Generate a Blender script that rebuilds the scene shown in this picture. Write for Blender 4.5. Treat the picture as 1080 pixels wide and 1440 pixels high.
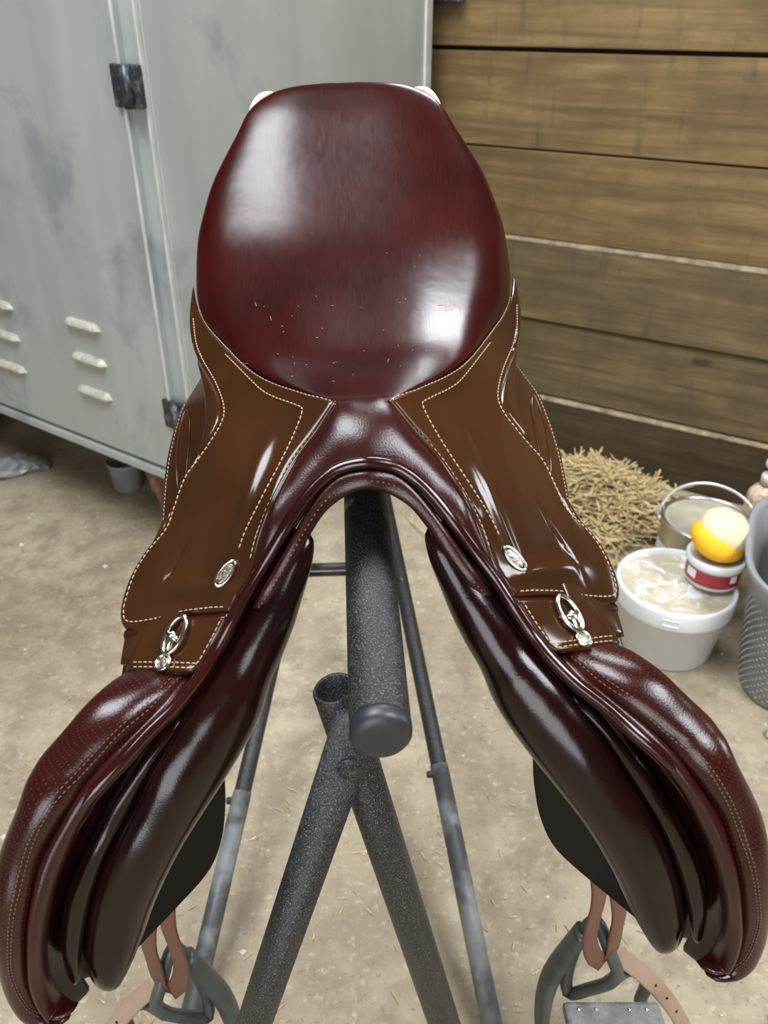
import bpy, bmesh, math, random
from mathutils import Vector, Matrix
from mathutils.bvhtree import BVHTree

for o in list(bpy.data.objects):
    bpy.data.objects.remove(o)
S = bpy.context.scene
COL = S.collection
R = math.radians
random.seed(7)

# ------------------------------------------------------------------ camera
cam_d = bpy.data.cameras.new('camera')
cam = bpy.data.objects.new('camera', cam_d)
COL.objects.link(cam)
cam_d.sensor_fit = 'VERTICAL'
cam_d.sensor_height = 36.0
cam_d.lens = 36.0 * 1150 / 1440
PITCH = math.atan(711 / 1150)
cam.location = (-0.017, -0.361, 1.188)
cam.rotation_euler = (math.pi / 2 - PITCH, 0, -R(3.0))
cam_d.clip_start = 0.02
cam_d.dof.use_dof = True
cam_d.dof.focus_distance = 0.72
cam_d.dof.aperture_fstop = 9.0
S.camera = cam

# ------------------------------------------------------------------ world, daylight, exposure
W = bpy.data.worlds.new('sky')
S.world = W
W.use_nodes = True
bg = W.node_tree.nodes['Background']
bg.inputs[0].default_value = (0.94, 0.97, 1.0, 1)
bg.inputs[1].default_value = 0.2
S.view_settings.view_transform = 'Standard'
S.view_settings.look = 'None'
S.view_settings.gamma = 1
S.view_settings.use_curve_mapping = False
S.view_settings.exposure = 0.48

CEIL = 3.1
SKYLIGHTS = [(-0.80, 0.15, 1.2, 1.4, 78), (0.68, 2.05, 0.95, 0.75, 38), (0.8, 4.1, 0.7, 1.0, 32), (1.7, -1.0, 1.3, 1.6, 110)]   # x, y, width, length, watts

def area(name, loc, rot, sx, sy, watts, col):
    l = bpy.data.lights.new(name, 'AREA')
    l.shape = 'RECTANGLE'
    l.size, l.size_y, l.energy, l.color = sx, sy, watts, col
    o = bpy.data.objects.new(name, l)
    o.location, o.rotation_euler = loc, rot
    COL.objects.link(o)
    return o

for (x, y, w, l, e) in SKYLIGHTS:
    area('daylight_through_skylight', (x, y, CEIL - 0.03), (0, 0, 0), w, l, e, (0.90, 0.95, 1.0))
area('daylight_through_barn_door', (-1.2, -3.9, 1.25), (R(90), 0, 0), 2.4, 2.3, 90, (0.93, 0.96, 1.0))

area('daylight_through_side_window', (4.62, 0.9, 1.75), (0, R(90), 0), 1.2, 1.8, 70, (0.90, 0.95, 1.0))

# ------------------------------------------------------------------ helpers
def mesh_obj(name, verts, faces, mat, parent=None, smooth=True, uv=None, loc=None):
    me = bpy.data.meshes.new(name)
    me.from_pydata([tuple(v) for v in verts], [], faces)
    me.update()
    if uv:
        ul = me.uv_layers.new(name='UVMap')
        for lp in me.loops:
            ul.data[lp.index].uv = uv[lp.vertex_index]
    bm = bmesh.new(); bm.from_mesh(me)
    bmesh.ops.recalc_face_normals(bm, faces=bm.faces)
    bm.to_mesh(me); bm.free()
    if smooth:
        me.shade_smooth()
    me.materials.append(mat)
    o = bpy.data.objects.new(name, me)
    COL.objects.link(o)
    if parent: o.parent = parent
    if loc is not None: o.location = loc
    return o

def empty(name, loc, label, cat, group=None):
    o = bpy.data.objects.new(name, None)
    o.empty_display_size = 0.05
    o.location = loc
    COL.objects.link(o)
    tag(o, label, cat, group)
    return o

def tag(o, label=None, cat=None, group=None, kind=None):
    if label: o['label'] = label
    if cat: o['category'] = cat
    if group: o['group'] = group
    if kind: o['kind'] = kind
    return o

class MB:
    """collects shapes; build() links them as one mesh"""
    def __init__(self): self.v, self.f = [], []
    def add(self, vs, fs):
        n = len(self.v)
        self.v += [Vector(q) for q in vs]
        self.f += [tuple(n + i for i in f) for f in fs]
    def box(self, c, s, M=None, bev=0.0):
        bm = bmesh.new()
        bmesh.ops.create_cube(bm, size=1)
        for q in bm.verts: q.co = Vector((q.co.x * s[0], q.co.y * s[1], q.co.z * s[2]))
        if bev > 0:
            bmesh.ops.bevel(bm, geom=bm.edges[:], offset=bev, segments=2, profile=0.5, affect='EDGES')
        bm.verts.index_update()
        vs = [(M @ q.co if M else q.co) + Vector(c) for q in bm.verts]
        self.add(vs, [[q.index for q in f.verts] for f in bm.faces]); bm.free()
    def tube(self, pts, r, n=12, closed=False, cap=True, flat=None):
        pts = [Vector(q) for q in pts]; N = len(pts)
        rs = r if isinstance(r, (list, tuple)) else [r] * N
        vs = []; up = None
        for i in range(N):
            if closed: t = pts[(i + 1) % N] - pts[i - 1]
            else: t = pts[min(i + 1, N - 1)] - pts[max(i - 1, 0)]
            t.normalize()
            if up is None:
                up = t.cross(Vector((0, 0, 1)) if abs(t.z) < 0.9 else Vector((1, 0, 0))).normalized()
            up = (up - t * up.dot(t)).normalized()
            w = t.cross(up)
            for k in range(n):
                a = 2 * math.pi * k / n
                vs.append(pts[i] + (up * math.cos(a) + w * math.sin(a) * (flat or 1)) * rs[i])
        fs = []
        for i in range(N if closed else N - 1):
            for k in range(n):
                j = (i + 1) % N
                fs.append((i * n + k, i * n + (k + 1) % n, j * n + (k + 1) % n, j * n + k))
        if cap and not closed:
            fs.append(tuple(range(n))[::-1]); fs.append(tuple((N - 1) * n + k for k in range(n)))
        self.add(vs, fs)
    def lathe(self, prof, c=(0, 0, 0), n=40, sx=1, sy=1, M=None):
        vs = []; fs = []
        for (r, z) in prof:
            for k in range(n):
                a = 2 * math.pi * k / n
                q = Vector((r * math.cos(a) * sx, r * math.sin(a) * sy, z))
                if M: q = M @ q
                vs.append(q + Vector(c))
        for i in range(len(prof) - 1):
            for k in range(n):
                fs.append((i * n + k, i * n + (k + 1) % n, (i + 1) * n + (k + 1) % n, (i + 1) * n + k))
        if prof[0][0] > 1e-5: fs.append(tuple(range(n))[::-1])
        if prof[-1][0] > 1e-5: fs.append(tuple((len(prof) - 1) * n + k for k in range(n)))
        self.add(vs, fs)
    def build(self, name, mat, parent=None, smooth=True, loc=None):
        return mesh_obj(name, self.v, self.f, mat, parent, smooth, None, loc)

def catmull(pts, n, closed=False):
    """n points evenly spaced along a centripetal-ish spline through pts"""
    P = [Vector(q) for q in pts]
    d = []
    ext = [P[0] * 2 - P[1]] + P + [P[-1] * 2 - P[-2]]
    for i in range(1, len(ext) - 2):
        for k in range(16):
            t = k / 16
            a, b, c, e = ext[i - 1], ext[i], ext[i + 1], ext[i + 2]
            d.append(0.5 * ((2 * b) + (c - a) * t + (2 * a - 5 * b + 4 * c - e) * t * t + (3 * b - a - 3 * c + e) * t ** 3))
    d.append(P[-1])
    return resample(d, n)

def resample(d, n):
    L = [0]
    for i in range(1, len(d)): L.append(L[-1] + (d[i] - d[i - 1]).length)
    out = []; j = 0
    par = n if isinstance(n, list) else [i / (n - 1) for i in range(n)]
    for t in par:
        s = t * L[-1]
        while j < len(L) - 2 and L[j + 1] < s: j += 1
        w = (s - L[j]) / max(L[j + 1] - L[j], 1e-9)
        out.append(d[j].lerp(d[j + 1], min(max(w, 0), 1)))
    return out

def mir(pts): return [(-q[0], q[1], q[2]) for q in pts]

# ------------------------------------------------------------------ materials
class NT:
    def __init__(self, name):
        self.m = bpy.data.materials.new(name); self.m.use_nodes = True
        self.t = self.m.node_tree; self.b = self.t.nodes['Principled BSDF']
    def n(self, typ, **kw):
        x = self.t.nodes.new(typ)
        for k, v in kw.items():
            if k in x.inputs: x.inputs[k].default_value = v
            else: setattr(x, k, v)
        return x
    def l(self, a, b): self.t.links.new(a, b)
    def coord(self, kind='Object', scale=(1, 1, 1), rot=(0, 0, 0)):
        c = self.n('ShaderNodeTexCoord'); mp = self.n('ShaderNodeMapping')
        mp.inputs['Scale'].default_value = scale; mp.inputs['Rotation'].default_value = rot
        self.l(c.outputs[kind], mp.inputs[0]); return mp.outputs[0]
    def noise(self, vec, scale, detail=4, rough=0.55, dist=0):
        x = self.n('ShaderNodeTexNoise'); x.inputs['Scale'].default_value = scale
        x.inputs['Detail'].default_value = detail; x.inputs['Roughness'].default_value = rough
        x.inputs['Distortion'].default_value = dist
        self.l(vec, x.inputs['Vector']); return x.outputs['Fac']
    def ramp(self, fac, stops):
        x = self.n('ShaderNodeValToRGB'); e = x.color_ramp.elements
        while len(e) < len(stops): e.new(0.5)
        for i, (p, c) in enumerate(stops):
            e[i].position = p; e[i].color = (c[0], c[1], c[2], 1) if len(c) == 3 else c
        self.l(fac, x.inputs[0]); return x.outputs[0]
    def mix(self, f, a, b, mode='MIX'):
        x = self.n('ShaderNodeMix', data_type='RGBA', blend_type=mode)
        for s, v in ((x.inputs[0], f), (x.inputs[6], a), (x.inputs[7], b)):
            if hasattr(v, 'links') or isinstance(v, bpy.types.NodeSocket): self.l(v, s)
            elif isinstance(v, (int, float)): s.default_value = v
            else: s.default_value = (v[0], v[1], v[2], 1)
        return x.outputs[2]
    def math(self, op, a, b=0.0):
        x = self.n('ShaderNodeMath', operation=op)
        for s, v in ((x.inputs[0], a), (x.inputs[1], b)):
            if isinstance(v, (int, float)): s.default_value = v
            else: self.l(v, s)
        return x.outputs[0]
    def bump(self, h, strength=0.3, dist=0.001, prev=None):
        x = self.n('ShaderNodeBump'); x.inputs['Strength'].default_value = strength; x.inputs['Distance'].default_value = dist
        self.l(h, x.inputs['Height'])
        if prev is not None: self.l(prev, x.inputs['Normal'])
        return x.outputs[0]
    def set(self, **kw):
        for k, v in kw.items():
            k = k.replace('_', ' ')
            s = self.b.inputs[k]
            if isinstance(v, bpy.types.NodeSocket): self.l(v, s)
            elif isinstance(v, (tuple, list)): s.default_value = (v[0], v[1], v[2], 1)
            else: s.default_value = v
        return self.m

def flat(name, col, rough=0.5, metal=0.0, var=0.12, scale=30, bump=0.0):
    t = NT(name); v = t.coord()
    f = t.noise(v, scale)
    c = t.ramp(f, [(0.3, tuple(x * (1 - var) for x in col)), (0.7, tuple(min(1, x * (1 + var)) for x in col))])
    kw = dict(Base_Color=c, Roughness=rough, Metallic=metal)
    if bump: kw['Normal'] = t.bump(f, bump, 0.002)
    return t.set(**kw)

def leather(name, c1, c2, rough=0.25, grain=0.15, gscale=900, coat=0.0, streak=False, spec=0.40):
    t = NT(name); v = t.coord()
    big = t.noise(v, 9, 3)
    col = t.ramp(big, [(0.32, c1), (0.68, c2)])
    fine = t.noise(v, gscale, 2)
    sc = t.noise(t.coord(scale=(700, 45, 90)), 1.0, 2)
    rr = t.ramp(sc if streak else t.noise(v, 60, 3), [(0.3, (rough * 0.9,) * 3), (0.75, (rough * 1.15,) * 3)])
    nb = t.bump(fine, grain, 0.0005)
    nb = t.bump(t.noise(v, 45, 2), 0.05, 0.003, nb)
    return t.set(Base_Color=col, Roughness=rr, Normal=nb, Coat_Weight=coat, Coat_Roughness=0.12, Specular_IOR_Level=spec)

M = {}
M['seat'] = leather('seat leather', (0.017, 0.0017, 0.0017), (0.030, 0.0030, 0.0024), 0.20, 0.03, 1400, 0.0, True)
M['brown'] = leather('brown skirt leather', (0.024, 0.0088, 0.0034), (0.040, 0.0142, 0.0048), 0.15, 0.03, 1200, 0.0)
M['dark'] = leather('dark grained leather', (0.018, 0.0030, 0.0028), (0.030, 0.0048, 0.004), 0.25, 0.35, 800, 0.0)
M['welt'] = leather('smooth dark welt leather', (0.014, 0.0022, 0.0022), (0.024, 0.0036, 0.003), 0.15, 0.10, 700, 0.0, False, 0.55)
M['panel'] = leather('dark panel leather', (0.0055, 0.0012, 0.0013), (0.0110, 0.0022, 0.0020), 0.17, 0.18, 700, 0.0, False, 0.36)
M['sweat'] = leather('black brown flap leather', (0.006, 0.0042, 0.0034), (0.010, 0.007, 0.0055), 0.5, 0.2, 600, spec=0.15)
M['strap'] = leather('tan strap leather', (0.10, 0.040, 0.024), (0.15, 0.065, 0.04), 0.45, 0.3, 500)
M['oldstrap'] = leather('pale worn strap leather', (0.27, 0.17, 0.115), (0.36, 0.25, 0.18), 0.6, 0.3, 500)
M['thread'] = flat('cream thread', (0.33, 0.22, 0.14), 0.6)
M['thread_dark'] = flat('brown thread', (0.10, 0.045, 0.03), 0.6)
M['cream'] = flat('cream leather', (0.80, 0.74, 0.60), 0.4)
M['steel'] = flat('nickel hardware', (0.72, 0.68, 0.60), 0.16, 1.0, 0.05)
M['steel_dark'] = flat('dark nickel plate', (0.30, 0.27, 0.23), 0.3, 1.0, 0.3, 400, 0.4)

# perforated flap leather: rows of fine holes in a diagonal grid
t = NT('perforated leather'); v = t.coord()
uvn = t.n('ShaderNodeTexCoord').outputs['UV']
mp = t.n('ShaderNodeMapping'); mp.inputs['Scale'].default_value = (330, 330, 1); mp.inputs['Rotation'].default_value = (0, 0, R(45)); t.l(uvn, mp.inputs[0])
vo = t.n('ShaderNodeTexVoronoi', feature='F1'); vo.inputs['Randomness'].default_value = 0.0; vo.inputs['Scale'].default_value = 1.0; t.l(mp.outputs[0], vo.inputs['Vector'])
hole = t.math('LESS_THAN', vo.outputs['Distance'], 0.13)
base = t.ramp(t.noise(v, 12, 3), [(0.3, (0.017, 0.0024, 0.0019)), (0.7, (0.030, 0.0044, 0.0030))])
col = t.mix(hole, base, (0.055, 0.017, 0.012))
nb = t.bump(t.math('SUBTRACT', 1.0, hole), 0.5, 0.0008)
nb = t.bump(t.noise(v, 700, 2), 0.25, 0.0006, nb)
M['perf'] = t.set(Base_Color=col, Roughness=0.23, Normal=nb, Specular_IOR_Level=0.40)

# rack: black hammered powder coat with fine sparkle
t = NT('textured black powder coat'); v = t.coord()
f = t.noise(v, 1050, 2, 0.6)
col = t.ramp(f, [(0.45, (0.008, 0.0081, 0.0082)), (0.58, (0.016, 0.016, 0.016)), (0.68, (0.17, 0.17, 0.165))])
scr = t.ramp(t.noise(t.coord(scale=(14, 14, 5)), 1.0, 5, 0.6), [(0.70, (0, 0, 0)), (0.74, (1, 1, 1))])
col = t.mix(scr, col, (0.30, 0.28, 0.24))
M['rack'] = t.set(Base_Color=col, Roughness=0.36, Normal=t.bump(f, 0.6, 0.0008), Specular_IOR_Level=0.38)
M['rack_smooth'] = flat('black plastic cap', (0.016, 0.018, 0.020), 0.42)
t = NT('worn grey bar paint'); v = t.coord()
col = t.ramp(t.noise(v, 9, 4, 0.6), [(0.45, (0.05, 0.052, 0.052)), (0.55, (0.16, 0.165, 0.16)), (0.7, (0.24, 0.24, 0.225))])
M['bar'] = t.set(Base_Color=col, Roughness=0.5)

# galvanised sheet
t = NT('galvanised sheet metal'); v = t.coord()
a = t.noise(t.coord(scale=(9, 9, 1.6)), 1.0, 5, 0.6)
b = t.noise(v, 4.5, 5, 0.62, 0.4)
c = t.noise(v, 40, 4, 0.7)
col = t.ramp(a, [(0.3, (0.36, 0.385, 0.365)), (0.7, (0.47, 0.49, 0.465))])
col = t.mix(t.ramp(b, [(0.55, (0, 0, 0)), (0.70, (0.7, 0.7, 0.7))]), col, (0.22, 0.245, 0.26))
col = t.mix(t.ramp(c, [(0.68, (0, 0, 0)), (0.74, (0.5, 0.5, 0.5))]), col, (0.26, 0.23, 0.18))
M['galv'] = t.set(Base_Color=col, Metallic=0.35, Roughness=t.ramp(b, [(0.3, (0.34,) * 3), (0.7, (0.5,) * 3)]), Normal=t.bump(t.noise(v, 2.2, 2), 0.25, 0.03))
M['galv_edge'] = flat('bright metal edge', (0.52, 0.53, 0.51), 0.4, 0.4, 0.15, 20)
M['dusty'] = flat('dusty louvre metal', (0.40, 0.385, 0.32), 0.6, 0.1, 0.3, 60)
t = NT('black hinge metal'); v = t.coord()
M['hinge'] = t.set(Base_Color=t.ramp(t.noise(v, 60, 4), [(0.5, (0.02, 0.022, 0.025)), (0.7, (0.10, 0.10, 0.10))]), Roughness=0.35)
t = NT('rust'); v = t.coord()
M['rust'] = t.set(Base_Color=t.ramp(t.noise(v, 35, 5, 0.65), [(0.35, (0.07, 0.028, 0.018)), (0.6, (0.17, 0.075, 0.045)), (0.75, (0.33, 0.24, 0.19))]), Roughness=0.8)

# concrete floor
t = NT('dusty concrete'); v = t.coord()
a = t.noise(v, 2.2, 6, 0.6)
b = t.noise(v, 14, 6, 0.65)
c = t.noise(v, 75, 5, 0.7)
col = t.ramp(a, [(0.3, (0.29, 0.237, 0.155)), (0.7, (0.41, 0.348, 0.24))])
col = t.mix(t.ramp(b, [(0.40, (1, 1, 1)), (0.60, (0, 0, 0))]), col, (0.26, 0.205, 0.14))
col = t.mix(t.ramp(c, [(0.56, (0, 0, 0)), (0.70, (0.75, 0.75, 0.75))]), col, (0.50, 0.43, 0.33))
dk = t.noise(v, 130, 3, 0.6)
col = t.mix(t.ramp(dk, [(0.30, (0.6, 0.6, 0.6)), (0.38, (0, 0, 0))]), col, (0.15, 0.115, 0.08))
M['concrete'] = t.set(Base_Color=col, Roughness=0.8, Normal=t.bump(c, 0.25, 0.004, t.bump(b, 0.2, 0.01)))

def wood(name, dark, mid, light, seed):
    t = NT(name)
    v = t.coord(scale=(1.0, 1.0, 1.0))
    oi = t.n('ShaderNodeObjectInfo')
    add = t.n('ShaderNodeVectorMath', operation='ADD')
    sc = t.n('ShaderNodeVectorMath', operation='SCALE'); sc.inputs['Scale'].default_value = 37.0
    cmb = t.n('ShaderNodeCombineXYZ')
    for i in range(3): t.l(oi.outputs['Random'], cmb.inputs[i])
    t.l(cmb.outputs[0], sc.inputs[0]); t.l(v, add.inputs[0]); t.l(sc.outputs[0], add.inputs[1])
    def mapd(s):
        mp = t.n('ShaderNodeMapping'); mp.inputs['Scale'].default_value = s; t.l(add.outputs[0], mp.inputs[0]); return mp.outputs[0]
    g = t.noise(mapd((2.0, 2.0, 34)), 1.0, 5, 0.62, 0.6)
    h = t.noise(mapd((7, 7, 9)), 1.0, 4, 0.6)
    s = t.noise(mapd((22, 22, 3.2)), 1.0, 5, 0.65)
    col = t.ramp(g, [(0.30, dark), (0.5, mid), (0.72, light)])
    col = t.mix(t.ramp(h, [(0.38, (0.7,) * 3), (0.60, (0,) * 3)]), col, tuple(x * 0.62 for x in mid))
    col = t.mix(t.ramp(s, [(0.57, (0,) * 3), (0.72, (0.6,) * 3)]), col, (0.05, 0.04, 0.022))
    kn = t.n('ShaderNodeTexVoronoi', feature='F1'); kn.inputs['Scale'].default_value = 1.0
    t.l(mapd((3.1, 3.1, 7.5)), kn.inputs['Vector'])
    col = t.mix(t.ramp(kn.outputs['Distance'], [(0.05, (0.85,) * 3), (0.12, (0,) * 3)]), col, (0.035, 0.02, 0.012))
    return t.set(Base_Color=col, Roughness=0.72, Normal=t.bump(g, 0.35, 0.004))
M['wood'] = wood('weathered pine', (0.085, 0.052, 0.018), (0.175, 0.108, 0.037), (0.262, 0.172, 0.068), 0)
M['wood_mid'] = wood('grimy weathered pine', (0.055, 0.037, 0.015), (0.122, 0.084, 0.034), (0.185, 0.132, 0.060), 2)
M['wood_dark'] = wood('damp dark board', (0.025, 0.015, 0.006), (0.062, 0.038, 0.015), (0.105, 0.068, 0.028), 1)
M['dust'] = flat('dust lying on board edge', (0.27, 0.205, 0.125), 0.9, 0, 0.45, 40)
M['gap'] = flat('backing behind boards', (0.012, 0.010, 0.007), 0.9)
M['plaster'] = flat('lime washed block wall', (0.16, 0.14, 0.115), 0.9, 0, 0.15, 5)
M['roof'] = flat('dark roof boards', (0.075, 0.06, 0.048), 0.9, 0, 0.2, 6)
M['straw'] = None
t = NT('straw'); v = t.coord()
M['straw'] = t.set(Base_Color=t.ramp(t.noise(v, 55, 2), [(0.3, (0.26, 0.175, 0.07)), (0.5, (0.50, 0.37, 0.17)), (0.72, (0.70, 0.57, 0.32))]), Roughness=0.6)
M['white'] = flat('white plastic', (0.66, 0.67, 0.68), 0.35, 0, 0.03)
t = NT('soapy cream in bucket'); v = t.coord()
M['cream_soap'] = t.set(Base_Color=t.ramp(t.noise(v, 22, 4, 0.6, 1.2), [(0.42, (0.46, 0.40, 0.29)), (0.53, (0.52, 0.47, 0.37)), (0.62, (0.74, 0.76, 0.78))]), Roughness=0.3, Normal=t.bump(t.noise(v, 22, 3, 0.6, 1.2), 0.5, 0.01))
M['red'] = flat('dark red label', (0.30, 0.022, 0.028), 0.35, 0, 0.08)
M['yellow'] = flat('yellow sponge', (0.86, 0.46, 0.015), 0.85, 0, 0.12, 200, 0.5)
M['foam'] = flat('cream foam', (0.70, 0.60, 0.38), 0.85, 0, 0.06, 90, 0.5)
M['tin'] = flat('tin plate', (0.60, 0.58, 0.54), 0.28, 1.0, 0.1, 20)
t = NT('dusty tin lid'); v = t.coord()
M['lid'] = t.set(Base_Color=t.ramp(t.noise(v, 14, 4), [(0.35, (0.36, 0.32, 0.24)), (0.7, (0.46, 0.41, 0.31))]), Roughness=0.6, Metallic=0.0)
M['wire'] = flat('galvanised wire', (0.68, 0.69, 0.70), 0.35, 0.6, 0.05)
t = NT('grey moulded plastic'); v = t.coord()
M['bin'] = t.set(Base_Color=t.ramp(t.noise(v, 30, 3), [(0.3, (0.22, 0.222, 0.228)), (0.7, (0.27, 0.272, 0.278))]), Roughness=0.45)
M['cloth_dark'] = flat('navy cloth', (0.035, 0.04, 0.055), 0.95, 0, 0.3, 120, 0.5)
M['cloth_red'] = flat('wine red cloth', (0.24, 0.02, 0.05), 0.95, 0, 0.3, 120, 0.5)
t = NT('orange flecked bottle'); v = t.coord()
M['bottle'] = t.set(Base_Color=t.ramp(t.noise(v, 45, 3, 0.6, 0.8), [(0.42, (0.74, 0.62, 0.50)), (0.56, (0.62, 0.42, 0.26)), (0.64, (0.50, 0.17, 0.06))]), Roughness=0.2)
M['bowl'] = flat('grey plastic', (0.20, 0.21, 0.22), 0.5, 0, 0.1)
M['bag'] = flat('crumpled grey plastic film', (0.22, 0.225, 0.22), 0.3, 0, 0.3, 25)
M['iron'] = flat('dark grey stirrup resin', (0.052, 0.058, 0.054), 0.38, 0, 0.3, 40)
M['tread'] = flat('grey tread rubber', (0.16, 0.165, 0.155), 0.55, 0, 0.25, 120, 0.3)
M['crumb'] = flat('pale grit', (0.58, 0.54, 0.47), 0.8)
M['glass'] = flat('skylight frame', (0.35, 0.36, 0.37), 0.5)

# ------------------------------------------------------------------ room shell
def struct(o): o['kind'] = 'structure'; return o
def slab(name, c, s, mat, M_=None):
    b = MB(); b.box((0, 0, 0), s, M_); return struct(b.build(name, mat, None, False, c))

slab('floor', (0.3, 0.6, -0.05), (9, 10, 0.1), M['concrete'])
# roof with openings where the skylights sit: strips between sorted openings
def ceiling():
    b = MB()
    xs = sorted({-4.2, 4.8} | {x - w / 2 for x, y, w, l, e in SKYLIGHTS} | {x + w / 2 for x, y, w, l, e in SKYLIGHTS})
    ys = sorted({-4.4, 5.6} | {y - l / 2 for x, y, w, l, e in SKYLIGHTS} | {y + l / 2 for x, y, w, l, e in SKYLIGHTS})
    for i in range(len(xs) - 1):
        for j in range(len(ys) - 1):
            cx, cy = (xs[i] + xs[i + 1]) / 2, (ys[j] + ys[j + 1]) / 2
            if any(abs(cx - x) < w / 2 and abs(cy - y) < l / 2 for x, y, w, l, e in SKYLIGHTS): continue
            b.box((cx, cy, CEIL + 0.04), (xs[i + 1] - xs[i], ys[j + 1] - ys[j], 0.08))
    return struct(b.build('ceiling', M['roof'], None, False))
ceiling()
slab('wall_right', (4.75, 0.6, CEIL / 2), (0.1, 10, CEIL), M['plaster'])
slab('wall_left', (-4.15, 0.6, CEIL / 2), (0.1, 10, CEIL), M['plaster'])
slab('wall_far', (0.3, 5.55, CEIL / 2), (9, 0.1, CEIL), M['plaster'])
b = MB()
for (y0, z0, sy, sz) in ((0.9, 1.12, 1.96, 0.08), (0.9, 2.38, 1.96, 0.08), (-0.04, 1.75, 0.08, 1.34), (1.84, 1.75, 0.08, 1.34), (0.9, 1.75, 0.05, 1.2)):
    b.box((4.66, y0, z0), (0.08, sy, sz))
struct(b.build('window_1', M['glass'], None, False))
def wall_door():
    b = MB()
    b.box((-3.3, -4.35, CEIL / 2), (1.8, 0.1, CEIL)); b.box((2.4, -4.35, CEIL / 2), (4.8, 0.1, CEIL)); b.box((-1.2, -4.35, 2.75), (2.4, 0.1, 0.7))
    struct(b.build('wall_behind', M['plaster'], None, False))
wall_door()

# ------------------------------------------------------------------ boarded wall
WD = Vector((0.828, -0.560, 0)).normalized()          # along the boards, to the right
WN = Vector((-WD.y, WD.x, 0))                         # away from the room
WN = WN if WN.y > 0 else -WN
WB = Vector((1.016, 1.60, 0))
rotz = math.atan2(WD.y, WD.x)
wall = MB(); wall.box((0, 0, 0), (4.2, 0.03, 2.0), Matrix.Rotation(rotz, 3, 'Z'))
wall = struct(wall.build('wall_boarded', M['gap'], None, False, WB + WN * 0.05 + Vector((0, 0, 1.0)) - WD * 0.25))
BOARDS = [(0.0, 0.19, 0.012, 1, 1), (0.193, 0.419, 0.0, 0, 2), (0.419, 0.642, 0.012, 1, 2), (0.642, 0.867, 0.0, 0, 0), (0.867, 1.093, 0.002, 0, 0), (1.099, 1.32, 0.004, 0, 0), (1.32, 1.55, 0.0, 0, 0), (1.55, 1.78, 0.003, 0, 0)]
for (z0, z1, proud, dusty, dark) in BOARDS:
    h = z1 - z0 - 0.0045
    b = MB(); b.box((0, 0, 0), (4.2, 0.028, h), None, 0.003)
    pl = b.build('plank', M[('wood', 'wood_dark', 'wood_mid')[dark]], None, False)
    pl.parent = wall
    pl.location = Matrix.Rotation(0, 3, 'Z') @ Vector((0, 0, 0))
    pl.matrix_parent_inverse = Matrix()
    pw = WB + WN * (0.014 - proud) - WD * 0.25 + Vector((0, 0, (z0 + z1) / 2)) 
    pl.location = pw - wall.location
    pl.rotation_euler = (0, 0, rotz)
    if dusty:
        d = MB()
        pts = 60; vs = []; fs = []
        for i in range(pts):
            x = -2.1 + 4.2 * i / (pts - 1)
            k = 0.7 + 0.5 * random.random()
            hh = h / 2
            vs += [(x, -0.0155, hh - 0.006 * k), (x, -0.0155, hh + 0.001), (x, -0.012, hh + 0.0035 * k), (x, 0.010, hh + 0.004 * k), (x, 0.012, hh)]
        for i in range(pts - 1):
            for k in range(4): fs.append((i * 5 + k, i * 5 + k + 1, i * 5 + 6 + k, i * 5 + 5 + k))
        d.add(vs, fs); do = d.build('dust_line', M['dust'], pl)
# dark bracket at the top of the boards beside the cabinet
b = MB(); b.box((0, 0, 0.02), (0.1078, 0.035, 0.04), Matrix.Rotation(rotz, 3, 'Z'), 0.004)
b.tube([WD * -0.03 + WN * -0.016 + Vector((0, 0, 0.02)), WD * -0.03 + WN * -0.022 + Vector((0, 0, 0.02))], 0.006, 10)
tag(b.build('wall_bracket', M['hinge'], None, False, (0.2611, 2.0743, 1.1957)), 'small black metal bracket fixed to the boards beside the cabinet', 'bracket')

# ------------------------------------------------------------------ metal cabinet
CC = Vector((-0.3458, 1.2714, 0.0)); CZ0, CZ1 = 0.25, 1.75
FD = Vector((-0.7916, 0.6111, 0.0))                  # along the front, away to the left
SD = Vector((0.6111, 0.7916, -0.0))                  # along the side, away to the right
FL, SL = 1.25, 0.931
cab = empty('metal_cabinet', CC + FD * FL / 2 + SD * SL / 2 + Vector((0, 0, 0)), 'tall dull grey sheet metal cabinet with louvred door, raised on rusty legs', 'cabinet')
CB = cab.location.copy()
FM = Matrix((( -FD.x, SD.x, 0), (-FD.y, SD.y, 0), (0, 0, 1)))      # local x along front to the right, y into the cabinet
def cw(a, d, z): return CC + FD * a + SD * d + Vector((0, 0, z)) - CB - Vector((0, 0, 0))
b = MB(); b.box(cw(FL / 2, SL / 2, (CZ0 + CZ1) / 2), (FL, SL, CZ1 - CZ0), FM, 0.006)
b.build('cabinet_body', M['galv'], cab, False)
STRIP = 0.045
b = MB(); b.box(cw(STRIP + 0.006 + (FL - STRIP) / 2, -0.006, (CZ0 + 0.03 + CZ1) / 2), (FL - STRIP, 0.016, CZ1 - CZ0 - 0.035), FM, 0.003)
door = b.build('door', M['galv'], cab, False)
b = MB(); b.box(cw(STRIP + 0.004, -0.0165, (CZ0 + 0.03 + CZ1) / 2), (0.006, 0.006, CZ1 - CZ0 - 0.04), FM, 0.0015)
b.build('door_edge', M['galv_edge'], door, False)
b = MB(); b.box(cw(0.003, -0.004, (CZ0 + CZ1) / 2), (0.007, 0.010, CZ1 - CZ0), FM, 0.002)
b.build('corner_edge', M['galv_edge'], cab, False)
b = MB(); b.box(cw(FL / 2, -0.008, CZ0 + 0.012), (FL, 0.02, 0.022), FM, 0.004)
b.build('bottom_rail', M['galv'], cab, False)
b = MB(); b.box(cw(0.0, SL - 0.012, (CZ0 + CZ1) / 2), (0.012, 0.03, CZ1 - CZ0), FM, 0.004)
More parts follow.
